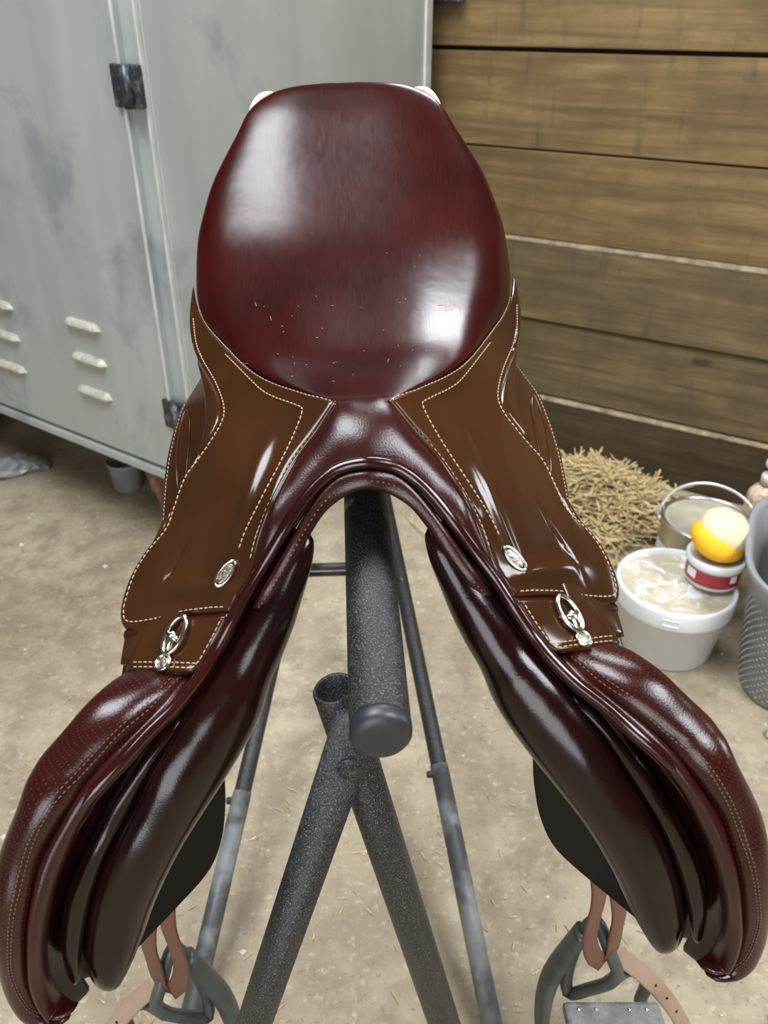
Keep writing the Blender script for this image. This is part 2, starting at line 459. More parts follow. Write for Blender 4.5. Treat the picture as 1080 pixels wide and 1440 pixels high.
b.build('rear_edge', M['galv_edge'], cab, False)
def louvre(a0, a1, z):
    vs = []; fs = []; n = 14; m = 6
    for i in range(n + 1):
        s = i / n; a = a0 + (a1 - a0) * s
        e = min(1.0, math.sqrt(max(0, 1 - (1 - min(s, 1 - s) / 0.16) ** 2)) if min(s, 1 - s) < 0.16 else 1.0)
        for k in range(m + 1):
            q = k / m * math.pi / 2
            vs.append(cw(a, -0.014 - 0.014 * e * math.sin(q), z + 0.016 * e * math.cos(q) - 0.002))
        vs.append(cw(a, -0.013, z - 0.003))
    w = m + 2
    for i in range(n):
        for k in range(w - 1): fs.append((i * w + k, i * w + k + 1, (i + 1) * w + k + 1, (i + 1) * w + k))
    mesh_obj('louvre', vs, fs, M['dusty'], door)
for (a0, a1, z) in [(0.3663, 0.2456, 0.5791), (0.366, 0.2458, 0.4973), (0.3709, 0.2497, 0.4142), (0.7084, 0.5687, 0.5703), (0.719, 0.5703, 0.4906), (0.7046, 0.576, 0.4066)]: louvre(a0, a1, z)
for (a0, a1, z0, z1) in [(-0.004, 0.0685, 1.0339, 1.1033), (-0.0024, 0.0663, 0.4008, 0.4665)]:
    b = MB()
    b.box(cw((a0 + a1) / 2, -0.018, (z0 + z1) / 2), (abs(a1 - a0), 0.012, z1 - z0), FM, 0.003)
    h = b.build('hinge', M['hinge'], cab, False)
    b = MB(); am = a0 + (a1 - a0) * 0.35
    b.tube([cw(am, -0.028, z0), cw(am, -0.028, z1)], 0.010, 14)
    b.build('hinge_barrel', M['hinge'], h)
for (a, d) in ((0.165, 0.06), (0.165, SL - 0.06), (FL - 0.1, 0.06), (FL - 0.1, SL - 0.06)):
    b = MB()
    top = [cw(a + i * 0.06, d + j * 0.05, CZ0) for i, j in ((-1, -1), (1, -1), (1, 1), (-1, 1))]
    bot = [cw(a - 0.05 + i * 0.025, d + j * 0.025, 0) for i, j in ((-1, -1), (1, -1), (1, 1), (-1, 1))]
    b.add(top + bot, [(0, 1, 2, 3), (7, 6, 5, 4), (0, 4, 5, 1), (1, 5, 6, 2), (2, 6, 7, 3), (3, 7, 4, 0)])
    b.build('leg', M['rust'], cab, False)

# ------------------------------------------------------------------ saddle rack
rack = empty('saddle_rack', (0, 0.45, 0), 'folding black metal saddle rack with one round top tube and crossed legs', 'saddle rack')
RB = rack.location.copy()
def rk(name, pts, r, mat, n=20, parent=None):
    b = MB(); b.tube([Vector(q) - RB for q in pts], r, n); return b.build(name, mat, parent or rack)
TR = 0.020
rk('top_tube', [(0, 0.004, 0.8), (0, 0.95, 0.8)], TR, M['rack'], 40)
b = MB(); b.lathe([(0.0, -0.0035), (0.012, -0.0035), (0.0175, -0.002), (0.0198, 0.001), (0.0203, 0.006), (0.0203, 0.008)], Vector((0, 0, 0.8)) - RB, 40, M=Matrix.Rotation(R(-90), 3, 'X'))
b.build('end_cap', M['rack_smooth'], rack)
lg = rk('leg', [(-0.0124, 0.045, 0.7746), (-0.2174, 0.045, 0.0)], 0.0165, M['rack'])
b = MB(); b.lathe([(0, 0.0), (0.005, -0.0006), (0.0085, -0.0022), (0.009, -0.004), (0.0055, -0.005), (0, -0.0052)][::-1], Vector((-0.0202, 0.03, 0.7402)) - RB, 24, M=Matrix.Rotation(R(-90), 3, 'X')); b.build('bolt', M['rack'], lg)
# second leg of the front pair: open at its upper end
b = MB()
d_ = (Vector((0.1294, 0.075, 0.0)) - Vector((-0.0301, 0.075, 0.7697))).normalized()
P0, P1 = Vector((-0.0301, 0.075, 0.7697)) - RB, Vector((0.1294, 0.075, 0.0)) - RB
MM = d_.to_track_quat('Z', 'Y').to_matrix()
b.lathe([(0.0130, 0.10), (0.0130, 0.0), (0.0150, -0.001), (0.0163, 0.001), (0.0163, (P1 - P0).length)], P0, 28, M=MM)
b.build('leg', M['rack'], rack)
rk('rear_post', [(0, 0.930, 0.79), (0, 0.930, 0.0)], 0.0165, M['rack'])
rk('crossbar', [(-0.1032, 0.930, 0.2683), (0, 0.930, 0.2683)], 0.0075, M['rack'], 12)
rk('crossbar', [(-0.1032, 0.942, 0.2424), (0, 0.942, 0.2424)], 0.005, M['rack'], 12)
rk('crossbar', [(0, 0.930, 0.3947), (0.0514, 1.0057, 0.3947)], 0.008, M['rack'], 12)
for (p0, p1) in (((0.0514, 1.0057, 0.3947), (0.1613, 0.1732, 0.014)), ((-0.1032, 0.93, 0.3434), (-0.2547, 0.195, 0.014))):
    p0, p1 = Vector(p0), Vector(p1)
    br = rk('diagonal_brace', [p0, p1], 0.013, M['rack'])
    pj = p0.lerp(p1, 0.60)
    rk('lower_sleeve', [p0.lerp(p1, 0.585), p1], 0.0143, M['bar'], 20, br)
    b = MB(); b.lathe([(0, 0.004), (0.004, 0.0035), (0.0065, 0.0015), (0.0065, 0)], p0.lerp(p1, 0.22) - RB + Vector((0, -0.010, 0.006)), 16, M=Matrix.Rotation(R(60), 3, 'X'))
    b.build('bolt', M['rack_smooth'], br)
    b = MB(); b.box(pj - RB + Vector((-0.012, 0, 0)), (0.02, 0.008, 0.010), None, 0.002); b.build('lug', M['rack'], br)


# ------------------------------------------------------------------ saddle
CV = {"sk_seam": [[0.0198, 0.2024, 0.1368], [0.0448, 0.2309, 0.1332], [0.0713, 0.2614, 0.1307], [0.0935, 0.2943, 0.1311], [0.1245, 0.3574, 0.1341], [0.1437, 0.4, 0.1389], [0.1538, 0.43, 0.1453], [0.1599, 0.4586, 0.1553]], "sk_front": [[0.0198, 0.2024, 0.1368], [0.0351, 0.1886, 0.1197], [0.0533, 0.1731, 0.1024], [0.0698, 0.1466, 0.0834], [0.0798, 0.1397, 0.062], [0.0859, 0.1309, 0.0449], [0.0927, 0.1202, 0.031], [0.103, 0.1095, 0.0175]], "sk_bot": [[0.103, 0.1095, 0.0175], [0.1254, 0.1185, 0.0098], [0.1428, 0.124, 0.0036], [0.1652, 0.1287, -0.0056], [0.1799, 0.1314, -0.0115], [0.1889, 0.1345, -0.0138]], "sk_out": [[0.1599, 0.4586, 0.1553], [0.1588, 0.4095, 0.1352], [0.1491, 0.3593, 0.1242], [0.1265, 0.2984, 0.1176], [0.1158, 0.2602, 0.1115], [0.1171, 0.2447, 0.1025], [0.127, 0.2345, 0.0902], [0.1454, 0.2209, 0.0695], [0.1547, 0.1998, 0.0544], [0.1604, 0.1867, 0.0446], [0.175, 0.1792, 0.0283], [0.1858, 0.1713, 0.0152], [0.1926, 0.1599, 0.0026], [0.1956, 0.1484, -0.0074], [0.1929, 0.1391, -0.0127], [0.1889, 0.1345, -0.0138]], "st_in": [[0.1167, 0.3281, 0.1296], [0.0846, 0.264, 0.1259], [0.069, 0.2411, 0.1252], [0.0498, 0.2194, 0.1266], [0.0458, 0.2123, 0.1258], [0.0519, 0.1962, 0.1152], [0.0651, 0.1735, 0.0974], [0.077, 0.157, 0.0836], [0.0899, 0.1468, 0.0613], [0.0962, 0.1395, 0.0474]], "st_seam": [[0.1511, 0.4183, 0.142], [0.1395, 0.387, 0.1364], [0.1219, 0.3494, 0.133], [0.092, 0.2878, 0.1298], [0.0702, 0.2565, 0.1297], [0.0438, 0.2264, 0.1322], [0.0225, 0.2027, 0.1354], [0.0363, 0.1897, 0.1198], [0.0545, 0.1747, 0.1027], [0.0716, 0.1483, 0.0829], [0.0821, 0.1404, 0.0608], [0.0877, 0.1319, 0.0448]], "st_out": [[0.1549, 0.4075, 0.136], [0.1453, 0.3573, 0.1251], [0.123, 0.2961, 0.1187], [0.1125, 0.2582, 0.1126], [0.1143, 0.2423, 0.1031], [0.1241, 0.2321, 0.0908], [0.1426, 0.2188, 0.0701], [0.1519, 0.198, 0.055], [0.1576, 0.1848, 0.0453], [0.1721, 0.177, 0.0286], [0.1823, 0.1694, 0.0159], [0.1885, 0.158, 0.0035], [0.1917, 0.1473, -0.0063], [0.1874, 0.1386, -0.0105], [0.1657, 0.1316, -0.0037], [0.1433, 0.1267, 0.0056], [0.1258, 0.121, 0.0118], [0.1057, 0.113, 0.0186]], "welt": [[0.0064, 0.1567, 0.1096], [0.0191, 0.1571, 0.1057], [0.0341, 0.1527, 0.0974], [0.0482, 0.1439, 0.0851], [0.0622, 0.1336, 0.0682], [0.0773, 0.1266, 0.0466], [0.0906, 0.1169, 0.0297], [0.1023, 0.1048, 0.0134], [0.1142, 0.0958, -0.0041], [0.126, 0.0831, -0.0169], [0.1439, 0.0678, -0.0311], [0.1621, 0.0534, -0.0407], [0.1796, 0.0373, -0.0515], [0.1969, 0.0271, -0.0647], [0.2132, 0.0196, -0.0823], [0.2273, 0.0117, -0.098], [0.2391, 0.0055, -0.1167], [0.2502, -0.0014, -0.1397], [0.2583, -0.0076, -0.1641], [0.2671, -0.009, -0.1943], [0.2718, -0.0104, -0.2248], [0.2726, -0.0126, -0.255]], "cov_in": [[0.0002, 0.2014, 0.1382], [0.0198, 0.2024, 0.1368], [0.0351, 0.1886, 0.1197], [0.0533, 0.1731, 0.1024], [0.0698, 0.1466, 0.0834], [0.0798, 0.1397, 0.062], [0.0859, 0.1309, 0.0449], [0.0927, 0.1202, 0.031], [0.103, 0.1095, 0.0175]], "cov_out": [[0.0039, 0.1574, 0.1111], [0.0191, 0.1576, 0.1061], [0.0341, 0.1532, 0.0977], [0.0482, 0.1443, 0.0854], [0.0622, 0.134, 0.0686], [0.0727, 0.1283, 0.0532], [0.0825, 0.1246, 0.0394], [0.092, 0.1156, 0.028], [0.1036, 0.106, 0.0136]], "band_out": [[0.0061, 0.1557, 0.1043], [0.019, 0.1567, 0.1007], [0.0329, 0.1508, 0.0915], [0.0454, 0.1416, 0.0782], [0.0569, 0.1323, 0.0633], [0.0689, 0.1253, 0.0461], [0.0797, 0.1179, 0.031], [0.0923, 0.1184, 0.01], [0.1052, 0.1296, -0.0134]], "band_in": [[0.0049, 0.1493, 0.0915], [0.0146, 0.1492, 0.0875], [0.0297, 0.1454, 0.078], [0.041, 0.1382, 0.0659], [0.0506, 0.1302, 0.0526], [0.0604, 0.1233, 0.0385], [0.0724, 0.1162, 0.0236], [0.0873, 0.1189, 0.0046], [0.1026, 0.1319, -0.0193]], "pan_in": [[0.0432, 0.1507, 0.0553], [0.0465, 0.1457, 0.0405], [0.0493, 0.141, 0.0266], [0.0576, 0.1304, 0.0024], [0.0691, 0.122, -0.0222], [0.0825, 0.1101, -0.0473], [0.0925, 0.1011, -0.0701], [0.1067, 0.0898, -0.0921], [0.1199, 0.08, -0.1087], [0.1375, 0.0685, -0.1303], [0.1603, 0.0551, -0.1604], [0.1807, 0.0457, -0.1967], [0.1973, 0.0396, -0.2316], [0.2126, 0.028, -0.2615], [0.2245, 0.0206, -0.278], [0.2375, 0.013, -0.2822]], "pan_out": [[0.0452, 0.1385, 0.0667], [0.0624, 0.1326, 0.0496], [0.0768, 0.1262, 0.0309], [0.0884, 0.1159, 0.0162], [0.1004, 0.108, 0.0016], [0.114, 0.1015, -0.015], [0.1264, 0.0908, -0.0266], [0.1364, 0.0794, -0.0373], [0.1449, 0.0719, -0.0471], [0.1554, 0.0628, -0.059], [0.1687, 0.0526, -0.0758], [0.1838, 0.0438, -0.1021], [0.1979, 0.0349, -0.1242], [0.2146, 0.025, -0.1559], [0.2285, 0.0162, -0.1927], [0.2422, 0.0085, -0.2431]], "pan2_in": [[0.1413, 0.0744, -0.0471], [0.1531, 0.0646, -0.0577], [0.164, 0.0553, -0.0694], [0.1737, 0.0496, -0.0849], [0.1838, 0.0438, -0.1021], [0.1937, 0.0378, -0.1178], [0.2036, 0.0304, -0.1328], [0.2146, 0.025, -0.1559], [0.2228, 0.0201, -0.1766], [0.2303, 0.0148, -0.1998], [0.2373, 0.0098, -0.2254], [0.247, 0.0065, -0.262]], "pan2_out": [[0.1466, 0.0712, -0.0444], [0.1618, 0.059, -0.0556], [0.1749, 0.0498, -0.0689], [0.1858, 0.0436, -0.0822], [0.1963, 0.0376, -0.096], [0.2058, 0.032, -0.1119], [0.2154, 0.0251, -0.1272], [0.2259, 0.0181, -0.1476], [0.235, 0.012, -0.1662], [0.2421, 0.0069, -0.1892], [0.2483, 0.0031, -0.2159], [0.2527, 0.002, -0.258]], "fl_in": [[0.1197, 0.1078, -0.0159], [0.1328, 0.0944, -0.0289], [0.1452, 0.0713, -0.0352], [0.1633, 0.0554, -0.0456], [0.1795, 0.0396, -0.0568], [0.1957, 0.0282, -0.0716], [0.2109, 0.0191, -0.0905], [0.2236, 0.0091, -0.1113], [0.234, 0.0015, -0.1339], [0.2435, -0.0053, -0.1625], [0.2547, -0.0086, -0.2072], [0.258, -0.0099, -0.2384], [0.2547, -0.0121, -0.2588], [0.241, -0.0179, -0.2549]], "fl_out": [[0.1739, 0.1199, -0.0264], [0.1865, 0.1092, -0.0374], [0.1995, 0.0877, -0.0335], [0.2141, 0.0664, -0.0351], [0.2347, 0.0551, -0.0546], [0.2437, 0.045, -0.065], [0.2517, 0.0311, -0.0768], [0.2696, 0.0216, -0.115], [0.2786, 0.0055, -0.1504], [0.2864, -0.0035, -0.1915], [0.2912, -0.0077, -0.2315], [0.2883, -0.0126, -0.2619], [0.2754, -0.0157, -0.2751], [0.2517, -0.0196, -0.2734]], "pa_in": [[0.1038, 0.1076, 0.015], [0.1097, 0.1023, 0.0056], [0.1156, 0.0978, -0.0031], [0.1242, 0.09, -0.0134], [0.1328, 0.0851, -0.0172]], "pa_out": [[0.1727, 0.1311, -0.008], [0.1766, 0.1247, -0.0143], [0.1803, 0.1178, -0.0201], [0.1834, 0.1111, -0.0253], [0.1867, 0.1036, -0.0304]], "rf_out": [[0.1463, 0.385, 0.0929], [0.1553, 0.355, 0.0864], [0.1651, 0.325, 0.0766], [0.1702, 0.29, 0.0608], [0.1714, 0.26, 0.0472], [0.1688, 0.225, 0.0369], [0.167, 0.2, 0.0279], [0.1783, 0.175, 0.0089], [0.1887, 0.15, -0.0123], [0.1908, 0.13, -0.0216], [0.1929, 0.11, -0.0335]], "rf_in": [[0.1185, 0.33, 0.1087], [0.1043, 0.28, 0.1067], [0.0986, 0.26, 0.0964], [0.1041, 0.235, 0.0821], [0.11, 0.215, 0.0694], [0.1158, 0.19, 0.0571], [0.1229, 0.17, 0.0427], [0.1308, 0.15, 0.029], [0.1413, 0.13, 0.0127], [0.1472, 0.115, -0.0031], [0.1506, 0.1, -0.0219]], "sw_in": [[0.0994, 0.17, -0.0592], [0.1122, 0.14, -0.0846], [0.1243, 0.125, -0.1153], [0.1307, 0.12, -0.1537], [0.136, 0.12, -0.2019], [0.1453, 0.118, -0.2476], [0.1611, 0.113, -0.2843], [0.1901, 0.095, -0.3072], [0.2148, 0.07, -0.3138], [0.2361, 0.04, -0.3109]], "sw_out": [[0.1308, 0.18, -0.0464], [0.1444, 0.14, -0.0636], [0.1574, 0.125, -0.0857], [0.1748, 0.115, -0.1092], [0.1947, 0.11, -0.1386], [0.208, 0.1, -0.1718], [0.2249, 0.09, -0.2065], [0.2426, 0.08, -0.2427], [0.2484, 0.06, -0.2644], [0.2462, 0.035, -0.2867]], "seat_edge": [[0.0198, 0.2015, 0.1372], [0.0448, 0.2315, 0.1335], [0.0716, 0.2635, 0.1305], [0.0938, 0.297, 0.1306], [0.1249, 0.36, 0.1345], [0.1428, 0.395, 0.1406], [0.1527, 0.43, 0.1524], [0.1561, 0.46, 0.165], [0.1555, 0.492, 0.1889], [0.1505, 0.515, 0.2088], [0.1417, 0.54, 0.2325], [0.129, 0.56, 0.2541], [0.1144, 0.578, 0.2763], [0.1025, 0.594, 0.2954], [0.087, 0.606, 0.3076], [0.0688, 0.614, 0.3143], [0.0351, 0.618, 0.3184], [0.0049, 0.62, 0.3198]], "bkf_in": [[0.1472, 0.0936, -0.0588], [0.1647, 0.079, -0.0794], [0.1789, 0.0693, -0.0971], [0.1965, 0.0597, -0.1235], [0.2152, 0.0477, -0.156], [0.2332, 0.0383, -0.1934], [0.2455, 0.0301, -0.2291], [0.2543, 0.0265, -0.2738], [0.2538, 0.0285, -0.3171]], "bkf_out": [[0.1526, 0.0867, -0.049], [0.1747, 0.0634, -0.0641], [0.1934, 0.0499, -0.0771], [0.2137, 0.0376, -0.0991], [0.2353, 0.0248, -0.1287], [0.251, 0.0146, -0.1621], [0.263, 0.0081, -0.1977], [0.2794, 0.0066, -0.254], [0.2704, 0.0016, -0.3061]], "slot": [[0.1468, 0.29, 0.0855], [0.1506, 0.29, 0.0674], [0.1578, 0.29, 0.048], [0.1669, 0.29, 0.0307], [0.1742, 0.29, 0.0215], [0.1759, 0.29, 0.0325], [0.1703, 0.29, 0.0523], [0.1618, 0.29, 0.071], [0.1532, 0.29, 0.0839]], "mf_out": [[0.1953, 0.14, -0.0336], [0.1959, 0.118, -0.0458], [0.2086, 0.1, -0.0696], [0.2222, 0.08, -0.0927], [0.2369, 0.062, -0.1297], [0.2509, 0.048, -0.1816], [0.2583, 0.034, -0.2364], [0.2604, 0.02, -0.2947]], "mf_in": [[0.1521, 0.13, -0.0155], [0.1551, 0.13, -0.0481], [0.1621, 0.13, -0.0908], [0.1743, 0.125, -0.136], [0.1896, 0.115, -0.1878], [0.2105, 0.105, -0.2537], [0.2293, 0.09, -0.3071], [0.2433, 0.055, -0.3246]], "buckle": [[0.1382, 0.117, 0.0006], [0.1421, 0.1135, -0.0043], [0.1461, 0.1079, -0.0103], [0.1496, 0.1027, -0.0151], [0.1528, 0.0967, -0.0199], [0.1581, 0.0951, -0.023]], "emb": [[0.098, 0.1362, 0.0425], [0.1017, 0.1304, 0.0347], [0.1083, 0.1268, 0.0278], [0.1139, 0.127, 0.0246]], "lea1": [[0.14, 0.225, 0.03], [0.158, 0.209, -0.056], [0.174, 0.193, -0.142], [0.19, 0.177, -0.228], [0.208, 0.161, -0.314], [0.224, 0.145, -0.4004], [0.2212, 0.14, -0.4554], [0.2208, 0.138, -0.4853], [0.2291, 0.137, -0.5134], [0.2429, 0.14, -0.5288], [0.2517, 0.146, -0.5206], [0.2537, 0.15, -0.4889], [0.2529, 0.156, -0.4429], [0.222, 0.172, -0.314], [0.204, 0.188, -0.228], [0.187, 0.204, -0.142], [0.17, 0.22, -0.056], [0.152, 0.236, 0.028]], "lea2": [[0.2429, 0.14, -0.5288]], "lea3": [[0.2646, 0.16, -0.5522], [0.291, 0.165, -0.5879], [0.3266, 0.17, -0.6434], [0.3573, 0.17, -0.6967], [0.3822, 0.17, -0.7522], [0.4, 0.17, -0.8004]], "iron": [[0.2348, 0.165, -0.4815], [0.2227, 0.168, -0.5124], [0.2097, 0.17, -0.5602], [0.1959, 0.17, -0.6069], [0.1873, 0.16, -0.6472], [0.1867, 0.15, -0.7021]], "iron2": [[0.2354, 0.165, -0.487], [0.2434, 0.158, -0.5037], [0.2524, 0.145, -0.5288], [0.2595, 0.138, -0.5503], [0.2531, 0.14, -0.5739], [0.2368, 0.152, -0.608], [0.2193, 0.165, -0.6399], [0.2155, 0.17, -0.6139], [0.2182, 0.17, -0.5612], [0.2273, 0.168, -0.5088]], "tread": [[0.2064, 0.15, -0.6334], [0.325, 0.15, -0.6486]]}
ROLL = R(1.5)
SO = Vector((0, 0.33, 0.03))
RM = Matrix.Rotation(-ROLL, 3, 'Y')
saddle = empty('saddle', Vector((0, 0, 0.8)) + RM @ SO, 'glossy dark burgundy and brown leather jumping saddle sitting on the black rack', 'saddle')
saddle.rotation_euler = (0, -ROLL, 0)
def sl(v): return Vector(v) - SO
def s_mesh(name, vs, fs, mat, parent=saddle, uv=None, smooth=True):
    return mesh_obj(name, [sl(q) for q in vs], fs, mat, parent, smooth, uv)
def s_tube(name, pts, r, mat, parent=saddle, n=10, flat=None, closed=False):
    b = MB(); b.tube([sl(q) for q in pts], r, n, closed, True, flat); return b.build(name, mat, parent)

def clus(n, e=0.05, k=5):
    a = [e * (i / k) ** 1.6 for i in range(k)]
    m = [e + (1 - 2 * e) * i / n for i in range(n + 1)]
    return a + m + [1 - q for q in reversed(a)]

def coons(c0, c1, d0, d1, nu, nv, thick, bulge=None, rnd=0.006, flip=False, smooth=120):
    """thick leather sheet with rolled edges; c0,c1 run in u at v=0,1; d0,d1 run in v at u=0,1"""
    U, V = clus(nu), clus(nv)
    C0, C1 = catmull(c0, U), catmull(c1, U)
    D0, D1 = catmull(d0, V), catmull(d1, V)
    P00, P10, P01, P11 = C0[0], C0[-1], C1[0], C1[-1]
    nU, nV = len(U), len(V)
    Lu_ = sum((C0[i + 1] - C0[i]).length for i in range(nU - 1)); Lv_ = sum((D0[i + 1] - D0[i]).length for i in range(nV - 1))
    G = [[None] * nV for _ in range(nU)]
    for i, u in enumerate(U):
        for j, v in enumerate(V):
            G[i][j] = (C0[i] * (1 - v) + C1[i] * v + D0[j] * (1 - u) + D1[j] * u
                       - (P00 * (1 - u) * (1 - v) + P10 * u * (1 - v) + P01 * (1 - u) * v + P11 * u * v))
    for it in range(smooth):
        H = [r_[:] for r_ in G]
        for i in range(1, nU - 1):
            for j in range(1, nV - 1):
                a0, a1, b0, b1 = U[i] - U[i - 1], U[i + 1] - U[i], V[j] - V[j - 1], V[j + 1] - V[j]
                pu = (G[i - 1][j] * a1 + G[i + 1][j] * a0) / (a0 + a1); pv = (G[i][j - 1] * b1 + G[i][j + 1] * b0) / (b0 + b1)
                wu, wv = 1 / (a0 * a1) / Lu_ ** 2, 1 / (b0 * b1) / Lv_ ** 2
                H[i][j] = (pu * wu + pv * wv) / (wu + wv)
        G = H
    N = [[None] * nV for _ in range(nU)]
    for i in range(nU):
        for j in range(nV):
            a = G[min(i + 1, nU - 1)][j] - G[max(i - 1, 0)][j]
            b_ = G[i][min(j + 1, nV - 1)] - G[i][max(j - 1, 0)]
            n = a.cross(b_)
            if n.length < 1e-12: n = Vector((0, 0, 1))
            n.normalize()
            if flip: n = -n
            N[i][j] = n
    Lu = sum((C0[i + 1] - C0[i]).length for i in range(nU - 1)) * 0.5 + sum((C1[i + 1] - C1[i]).length for i in range(nU - 1)) * 0.5
    Lv = sum((D0[i + 1] - D0[i]).length for i in range(nV - 1)) * 0.5 + sum((D1[i + 1] - D1[i]).length for i in range(nV - 1)) * 0.5
    vs, uv = [], []
    for s in (0, 1):
        for i in range(nU):
            for j in range(nV):
                d = min(U[i] * Lu, (1 - U[i]) * Lu, V[j] * Lv, (1 - V[j]) * Lv)
                q = min(1, d / rnd)
                r = thick * 0.5 * math.sqrt(max(0, 1 - (1 - q) ** 2))
                off = (r if s == 0 else -r)
                if s == 0 and bulge: off += bulge(U[i], V[j])
                vs.append(G[i][j] + N[i][j] * off); uv.append((U[i] * Lu, V[j] * Lv))
    fs = []
    K = nU * nV
    for i in range(nU - 1):
        for j in range(nV - 1):
            a, b_, c, d = i * nV + j, (i + 1) * nV + j, (i + 1) * nV + j + 1, i * nV + j + 1
            fs.append((a, b_, c, d)); fs.append((K + a, K + d, K + c, K + b_))
    border = [(i, 0) for i in range(nU)] + [(nU - 1, j) for j in range(1, nV)] + [(i, nV - 1) for i in range(nU - 2, -1, -1)] + [(0, j) for j in range(nV - 2, 0, -1)]
    for k in range(len(border)):
        a, b_ = border[k], border[(k + 1) % len(border)]
        ia, ib = a[0] * nV + a[1], b_[0] * nV + b_[1]
        fs.append((ia, K + ia, K + ib, ib))
    return vs, fs, uv

def bolster(A, B, hup, hdn, n=70, m=32, power=2.0, round_ends=(0.03, 0.06), hint=(0, -0.6, 0.8), shift=None):
    """closed padded roll whose edges follow the curves A and B"""
    A, B = catmull(A, n), catmull(B, n)
    vs, fs, uv = [], [], []
    Ls = 0
    for i in range(n):
        s = i / (n - 1)
        t = (A[min(i + 1, n - 1)] + B[min(i + 1, n - 1)]) - (A[max(i - 1, 0)] + B[max(i - 1, 0)])
        if i: Ls += ((A[i] + B[i]) / 2 - (A[i - 1] + B[i - 1]) / 2).length
        ch = B[i] - A[i]
        nr = t.cross(ch)
        if nr.length < 1e-12: nr = Vector(hint)
        nr.normalize()
        if nr.dot(Vector(hint)) < 0: nr = -nr
        e = 1.0
        for q, w in ((s, round_ends[0]), (1 - s, round_ends[1])):
            if w > 0 and q < w: e *= math.sqrt(max(0, 1 - (1 - q / w) ** 2))
        e = max(e, 0.02)
        hu = hup(s) if callable(hup) else hup
        hd = hdn(s) if callable(hdn) else hdn
        mid = (A[i] + B[i]) / 2
        for k in range(m):
            th = 2 * math.pi * k / m
            c, sn = math.cos(th), math.sin(th)
            cx = math.copysign(abs(c) ** (2 / power), c); sy = math.copysign(abs(sn) ** (2 / power), sn)
            vs.append(mid - ch / 2 * cx * e + nr * (hu if sn > 0 else hd) * sy * e)
            uv.append((Ls, ch.length * 0.62 * (1 - math.cos(math.pi * k / m * 2)) if False else (k / m * 2) * ch.length * 1.15))
    for i in range(n - 1):
        for k in range(m):
            fs.append((i * m + k, i * m + (k + 1) % m, (i + 1) * m + (k + 1) % m, (i + 1) * m + k))
    fs.append(tuple(range(m))[::-1]); fs.append(tuple((n - 1) * m + k for k in range(m)))
    return vs, fs, uv

def bvh_of(o):
    return BVHTree.FromPolygons([v.co.copy() for v in o.data.vertices], [tuple(p.vertices) for p in o.data.polygons])

def stitches(name, curve, tree, parent, mat=None, dash=0.0034, gap=0.0012, r=0.0006, lift=0.0003, up=(0, -0.5, 0.85)):
    pts = catmull(curve, 400)
    L = sum((pts[i + 1] - pts[i]).length for i in range(399))
    n = max(2, int(L / (dash + gap)))
    b = MB()
    def pos(s):
        q = sl(resample_one(pts, s))
        if tree:
            hit = tree.ray_cast(q + Vector(up).normalized() * 0.03, -Vector(up).normalized())
            if hit[0] is not None and (hit[0] - q).length < 0.02: return hit[0] + hit[1] * lift
            hit = tree.find_nearest(q)
            if hit[0] is not None: return hit[0] + hit[1] * lift
        return q
    for i in range(n):
        s0 = i * (dash + gap) / L; s1 = min(1, (i * (dash + gap) + dash) / L)
        p0, p1 = pos(s0), pos(s1); pm = (p0 + p1) / 2
        nrm = Vector(up).normalized() * r * 0.5
        b.tube([p0 - nrm * 0.6, p0.lerp(pm, 0.5) + nrm, pm.lerp(p1, 0.5) + nrm, p1 - nrm * 0.6], [r * 0.55, r, r, r * 0.55], 5)
    return b.build(name, mat or M['thread'], parent)

def resample_one(pts, s):
    x = s * (len(pts) - 1); i = min(int(x), len(pts) - 2); return pts[i].lerp(pts[i + 1], x - i)

def gauss(u, v, u0, v0, su, sv, ang=0.0):
    du, dv = u - u0, v - v0
    c, s = math.cos(ang), math.sin(ang)
    a, b_ = (du * c + dv * s) / su, (-du * s + dv * c) / sv
    return math.exp(-(a * a + b_ * b_))

